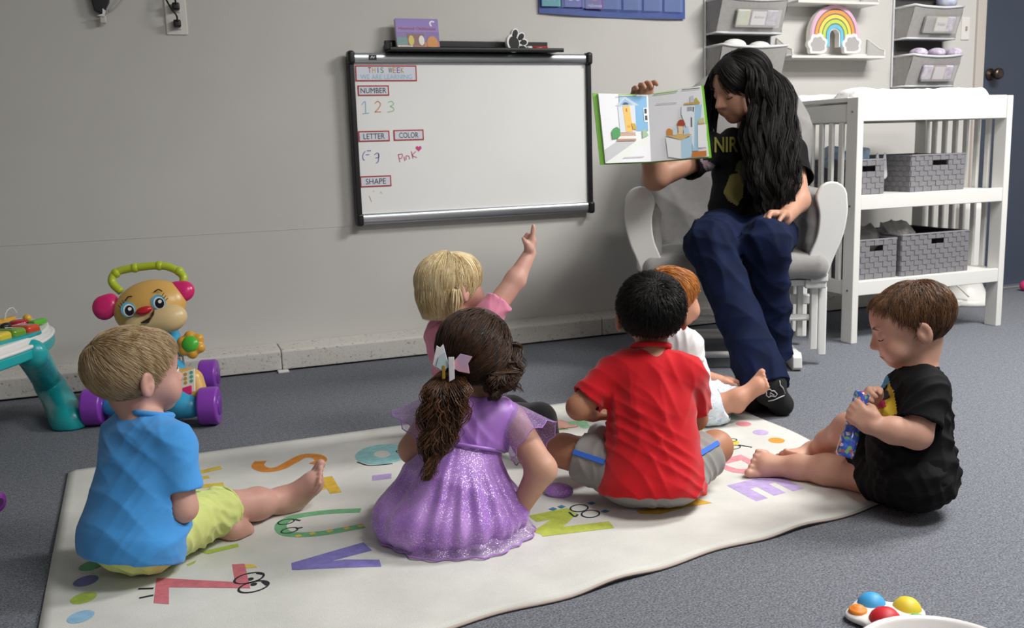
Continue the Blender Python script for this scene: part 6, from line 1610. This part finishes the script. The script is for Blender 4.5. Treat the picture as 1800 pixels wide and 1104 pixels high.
    H.flow_hair('hair', 5000, mask, (0, .35, .94), .16, .011, hm, par, (.0010, .0005), grav=.7, wild=.10, comb=comb, steps=12)
    top = H.L(.0, .01, .095)
    prof = [.25, .75, 1.0, 1.05, 1.1, 1.1, 1.0, .75, .4]
    dd = lambda px, py, o: at(px, py, D+o)
    strand_tail('long_hair', par, hm, 2600, [dd(1334, 110, -.01), dd(1352, 150, -.02), dd(1354, 200, -.06), dd(1354, 250, -.11), dd(1357, 300, -.14), dd(1362, 345, -.16), dd(1360, 380, -.17)], .085, 24, 31, (.0011, .0005), amp=.011, depth=.55, prof=prof)
    strand_tail('side_lock', par, hm, 900, [dd(1294, 99, -.08), dd(1322, 118, -.13), dd(1334, 160, -.14), dd(1338, 215, -.13), dd(1342, 280, -.16), dd(1340, 345, -.17)], .055, 22, 33, (.0010, .0005), amp=.010, depth=.4, prof=[.15, .4, .55, .8, .9, .9, .6])
    strand_tail('side_lock', par, hm, 1100, [dd(1288, 98, .0), dd(1262, 125, .0), dd(1250, 165, .02), dd(1246, 205, .03), dd(1250, 250, .03)], .035, 10, 35, (.0010, .0005), amp=.004, depth=.6, prof=[.2, .6, .9, .9, .5])
    H.features(par, flat('#17110f', .8), '#0c0908', 'down', lip='#9a5a52')
    return D, WR
WD_, WRIST = woman()

# ------------------------------------------------------------------ picture book in her hand
pb = thing('picture_book', 'open picture book with green cover held up by the woman', 'book', at(1144, 285, 3.12))
BD = 3.10
sp0, sp1 = at(1144.5, 284, BD), at(1139, 166.5, BD); l0, r0_ = at(1058.5, 287, BD-.05), at(1249, 275, BD-.05)
def onpl(px, py, a, b, c): n = np.cross(b-a, c-a); d = ray(px, py); return CAM+d*(((a-CAM)@n)/(d@n))
l1, r1_ = onpl(1045, 164, l0, sp0, sp1), onpl(1235, 150, r0_, sp0, sp1)
M_pg = flat('#e9eaee', .5); M_gr = flat('#6fb12f', .4)
def plate4(name, a, b, c, d, m, th, par, grow=0.0):
    a, b, c, d = map(V3, (a, b, c, d)); n = nrm(np.cross(b-a, d-a)); n = n*np.sign(n@(CAM-a)); ce = (a+b+c+d)/4
    q = [ce+(p-ce)*(1+grow) for p in (a, b, c, d)]; return mesh_obj(name, q+[p-n*th for p in q], [(0, 1, 2, 3), (7, 6, 5, 4), (0, 4, 5, 1), (1, 5, 6, 2), (2, 6, 7, 3), (3, 7, 4, 0)], m, par), n
nL = nrm(np.cross(sp0-l0, l1-l0)); nL *= np.sign(nL@(CAM-l0)); nR = nrm(np.cross(r0_-sp0, r1_-sp0)); nR *= np.sign(nR@(CAM-sp0))
plate4('cover', l0-nL*.010, sp0-nL*.010, sp1-nL*.010, l1-nL*.010, M_gr, .003, pb, .026); plate4('cover', sp0-nR*.010, r0_-nR*.010, r1_-nR*.010, sp1-nR*.010, M_gr, .003, pb, .026)
sh_ = lambda p, q, f: p+(q-p)*f
plate4('page_block', sh_(l0, sp0, .07), sp0, sp1, sh_(l1, sp1, .07), M_pg, .009, pb); plate4('page_block', sp0, sh_(r0_, sp0, .03), sh_(r1_, sp1, .03), sp1, M_pg, .009, pb)
def pagept(px, py, off):
    d = ray(px, py); left = px < 1141
    o, n = (l0, nL) if left else (sp0, nR); o = o+n*off; return CAM+d*(((o-CAM)@n)/(d@n))
def zpx(x, y): return 1030+x/5.8125, 120+y/5.8125
_lay = [0]
def ill(name, pts, col, z=None):
    if z is None: _lay[0] += 1; z = _lay[0]
    P = [pagept(*zpx(*p), .0006+.00012*z) for p in pts]
    n = np.cross(P[1]-P[0], P[2]-P[0]); f = tuple(range(len(P)))
    return mesh_obj(name, P, [f], flat(col, .55), pb)
# left page: a blue house with a yellow door, steps, bush and path
ill('printed_path', [(195, 830), (320, 745), (510, 745), (210, 960)], '#c3c5c9'); ill('printed_lawn', [(520, 740), (640, 690), (650, 950), (210, 972)], '#e6ebe6')
ill('printed_house', [(335, 285), (618, 285), (636, 640), (350, 640)], '#7fb4dc'); ill('printed_house', [(335, 285), (400, 285), (480, 380), (350, 400)], '#a9c6e0')
ill('printed_porch', [(325, 390), (500, 380), (515, 655), (350, 655)], '#d7dde6'); ill('printed_gable', [(305, 385), (395, 285), (545, 380)], '#c5d0de'); ill('printed_gable', [(345, 375), (398, 312), (480, 372)], '#8db8da')
ill('printed_arch', [(370, 375), (385, 352), (405, 347), (428, 355), (438, 372)], '#4a5058')
ill('printed_door', [(375, 388), (445, 385), (485, 645), (412, 650)], '#ecc065'); ill('printed_door_panel', [(405, 410), (420, 410), (424, 445), (408, 446)], '#b58a3a'); ill('printed_door_panel', [(420, 585), (455, 583), (458, 605), (424, 607)], '#d6a648')
ill('printed_window', [(585, 405), (632, 402), (638, 550), (598, 550)], '#eef1f4'); ill('printed_window', [(594, 415), (620, 413), (622, 462), (598, 464)], '#39424c'); ill('printed_window', [(602, 484), (626, 482), (630, 530), (606, 532)], '#39424c')
ill('printed_step', [(345, 660), (500, 655), (515, 690), (335, 695)], '#c9a78f'); ill('printed_step', [(335, 695), (515, 690), (520, 720), (325, 722)], '#eceae8'); ill('printed_step', [(325, 722), (512, 718), (512, 740), (316, 744)], '#b58f78')
ill('printed_bush', [(262, 650), (280, 615), (318, 598), (350, 625), (352, 690), (330, 715), (272, 725)], '#4a9a5a'); ill('printed_plant', [(575, 640), (605, 620), (640, 685), (580, 715)], '#9fbf9a')
ill('printed_mat', [(465, 560), (505, 565), (520, 630), (480, 620)], '#cfa43c'); ill('printed_text', [(388, 906), (596, 896), (596, 904), (388, 914)], '#c9c9cc')
# right page: a kitchen
ill('printed_fridge', [(975, 385), (1185, 372), (1150, 840), (1085, 845), (1085, 470), (972, 470)], '#a9d0e8'); ill('printed_fridge_door', [(975, 385), (1110, 378), (1105, 820), (975, 470)], '#e6ebf0')
ill('printed_grille', [(1032, 396), (1085, 392), (1085, 436), (1032, 440)], '#a6a9ae'); ill('printed_handle', [(1090, 395), (1104, 395), (1100, 445), (1090, 445)], '#4d5258'); ill('printed_handle', [(1070, 500), (1084, 500), (1086, 600), (1072, 600)], '#5d6268')
ill('printed_tray', [(1000, 358), (1165, 345), (1165, 362), (1000, 372)], '#d2a24a'); ill('printed_canister', [(1062, 285), (1098, 280), (1104, 345), (1062, 350)], '#c3c9cf'); ill('printed_fruit', [(1110, 310), (1125, 298), (1160, 345), (1108, 350)], '#b8b04a')
ill('printed_shelf', [(1140, 560), (1215, 556), (1215, 570), (1140, 576)], '#c9a96a'); ill('printed_jar', [(1150, 520), (1205, 505), (1208, 556), (1148, 560)], '#cfc79a'); ill('printed_cupboard', [(1142, 580), (1230, 574), (1235, 805), (1146, 812)], '#f2f3f4')
ill('printed_counter', [(815, 705), (970, 735), (975, 925), (840, 905)], '#eef0f2'); ill('printed_counter', [(970, 735), (1085, 690), (1080, 910), (975, 925)], '#b5d8ec'); ill('printed_counter_top', [(812, 685), (930, 655), (1085, 675), (975, 735)], '#d9b878')
ill('printed_jar', [(940, 590), (990, 585), (988, 672), (950, 672)], '#ecd3a8'); ill('printed_bowl', [(930, 570), (945, 535), (972, 524), (1002, 535), (1015, 570), (1000, 592), (945, 590)], '#a8492e'); ill('printed_cloth', [(1000, 620), (1040, 590), (1060, 665), (1000, 680)], '#bcd8ec')
ill('printed_bread', [(825, 625), (848, 612), (895, 640), (890, 682), (830, 684)], '#d38a3a'); ill('printed_milk', [(885, 640), (900, 612), (930, 630), (928, 680), (890, 682)], '#cfe0ee')
ill('printed_floor', [(1085, 855), (1230, 840), (1232, 898), (1078, 912)], '#c57a35'); ill('printed_text', [(715, 362), (930, 346), (930, 354), (715, 370)], '#b9b9bd'); ill('printed_text', [(980, 215), (1165, 198), (1165, 205), (980, 223)], '#55555a'); ill('printed_band', [(690, 262), (935, 228), (935, 238), (690, 272)], '#7fb83f'); ill('printed_band', [(330, 266), (520, 266), (520, 276), (330, 276)], '#7fb83f')
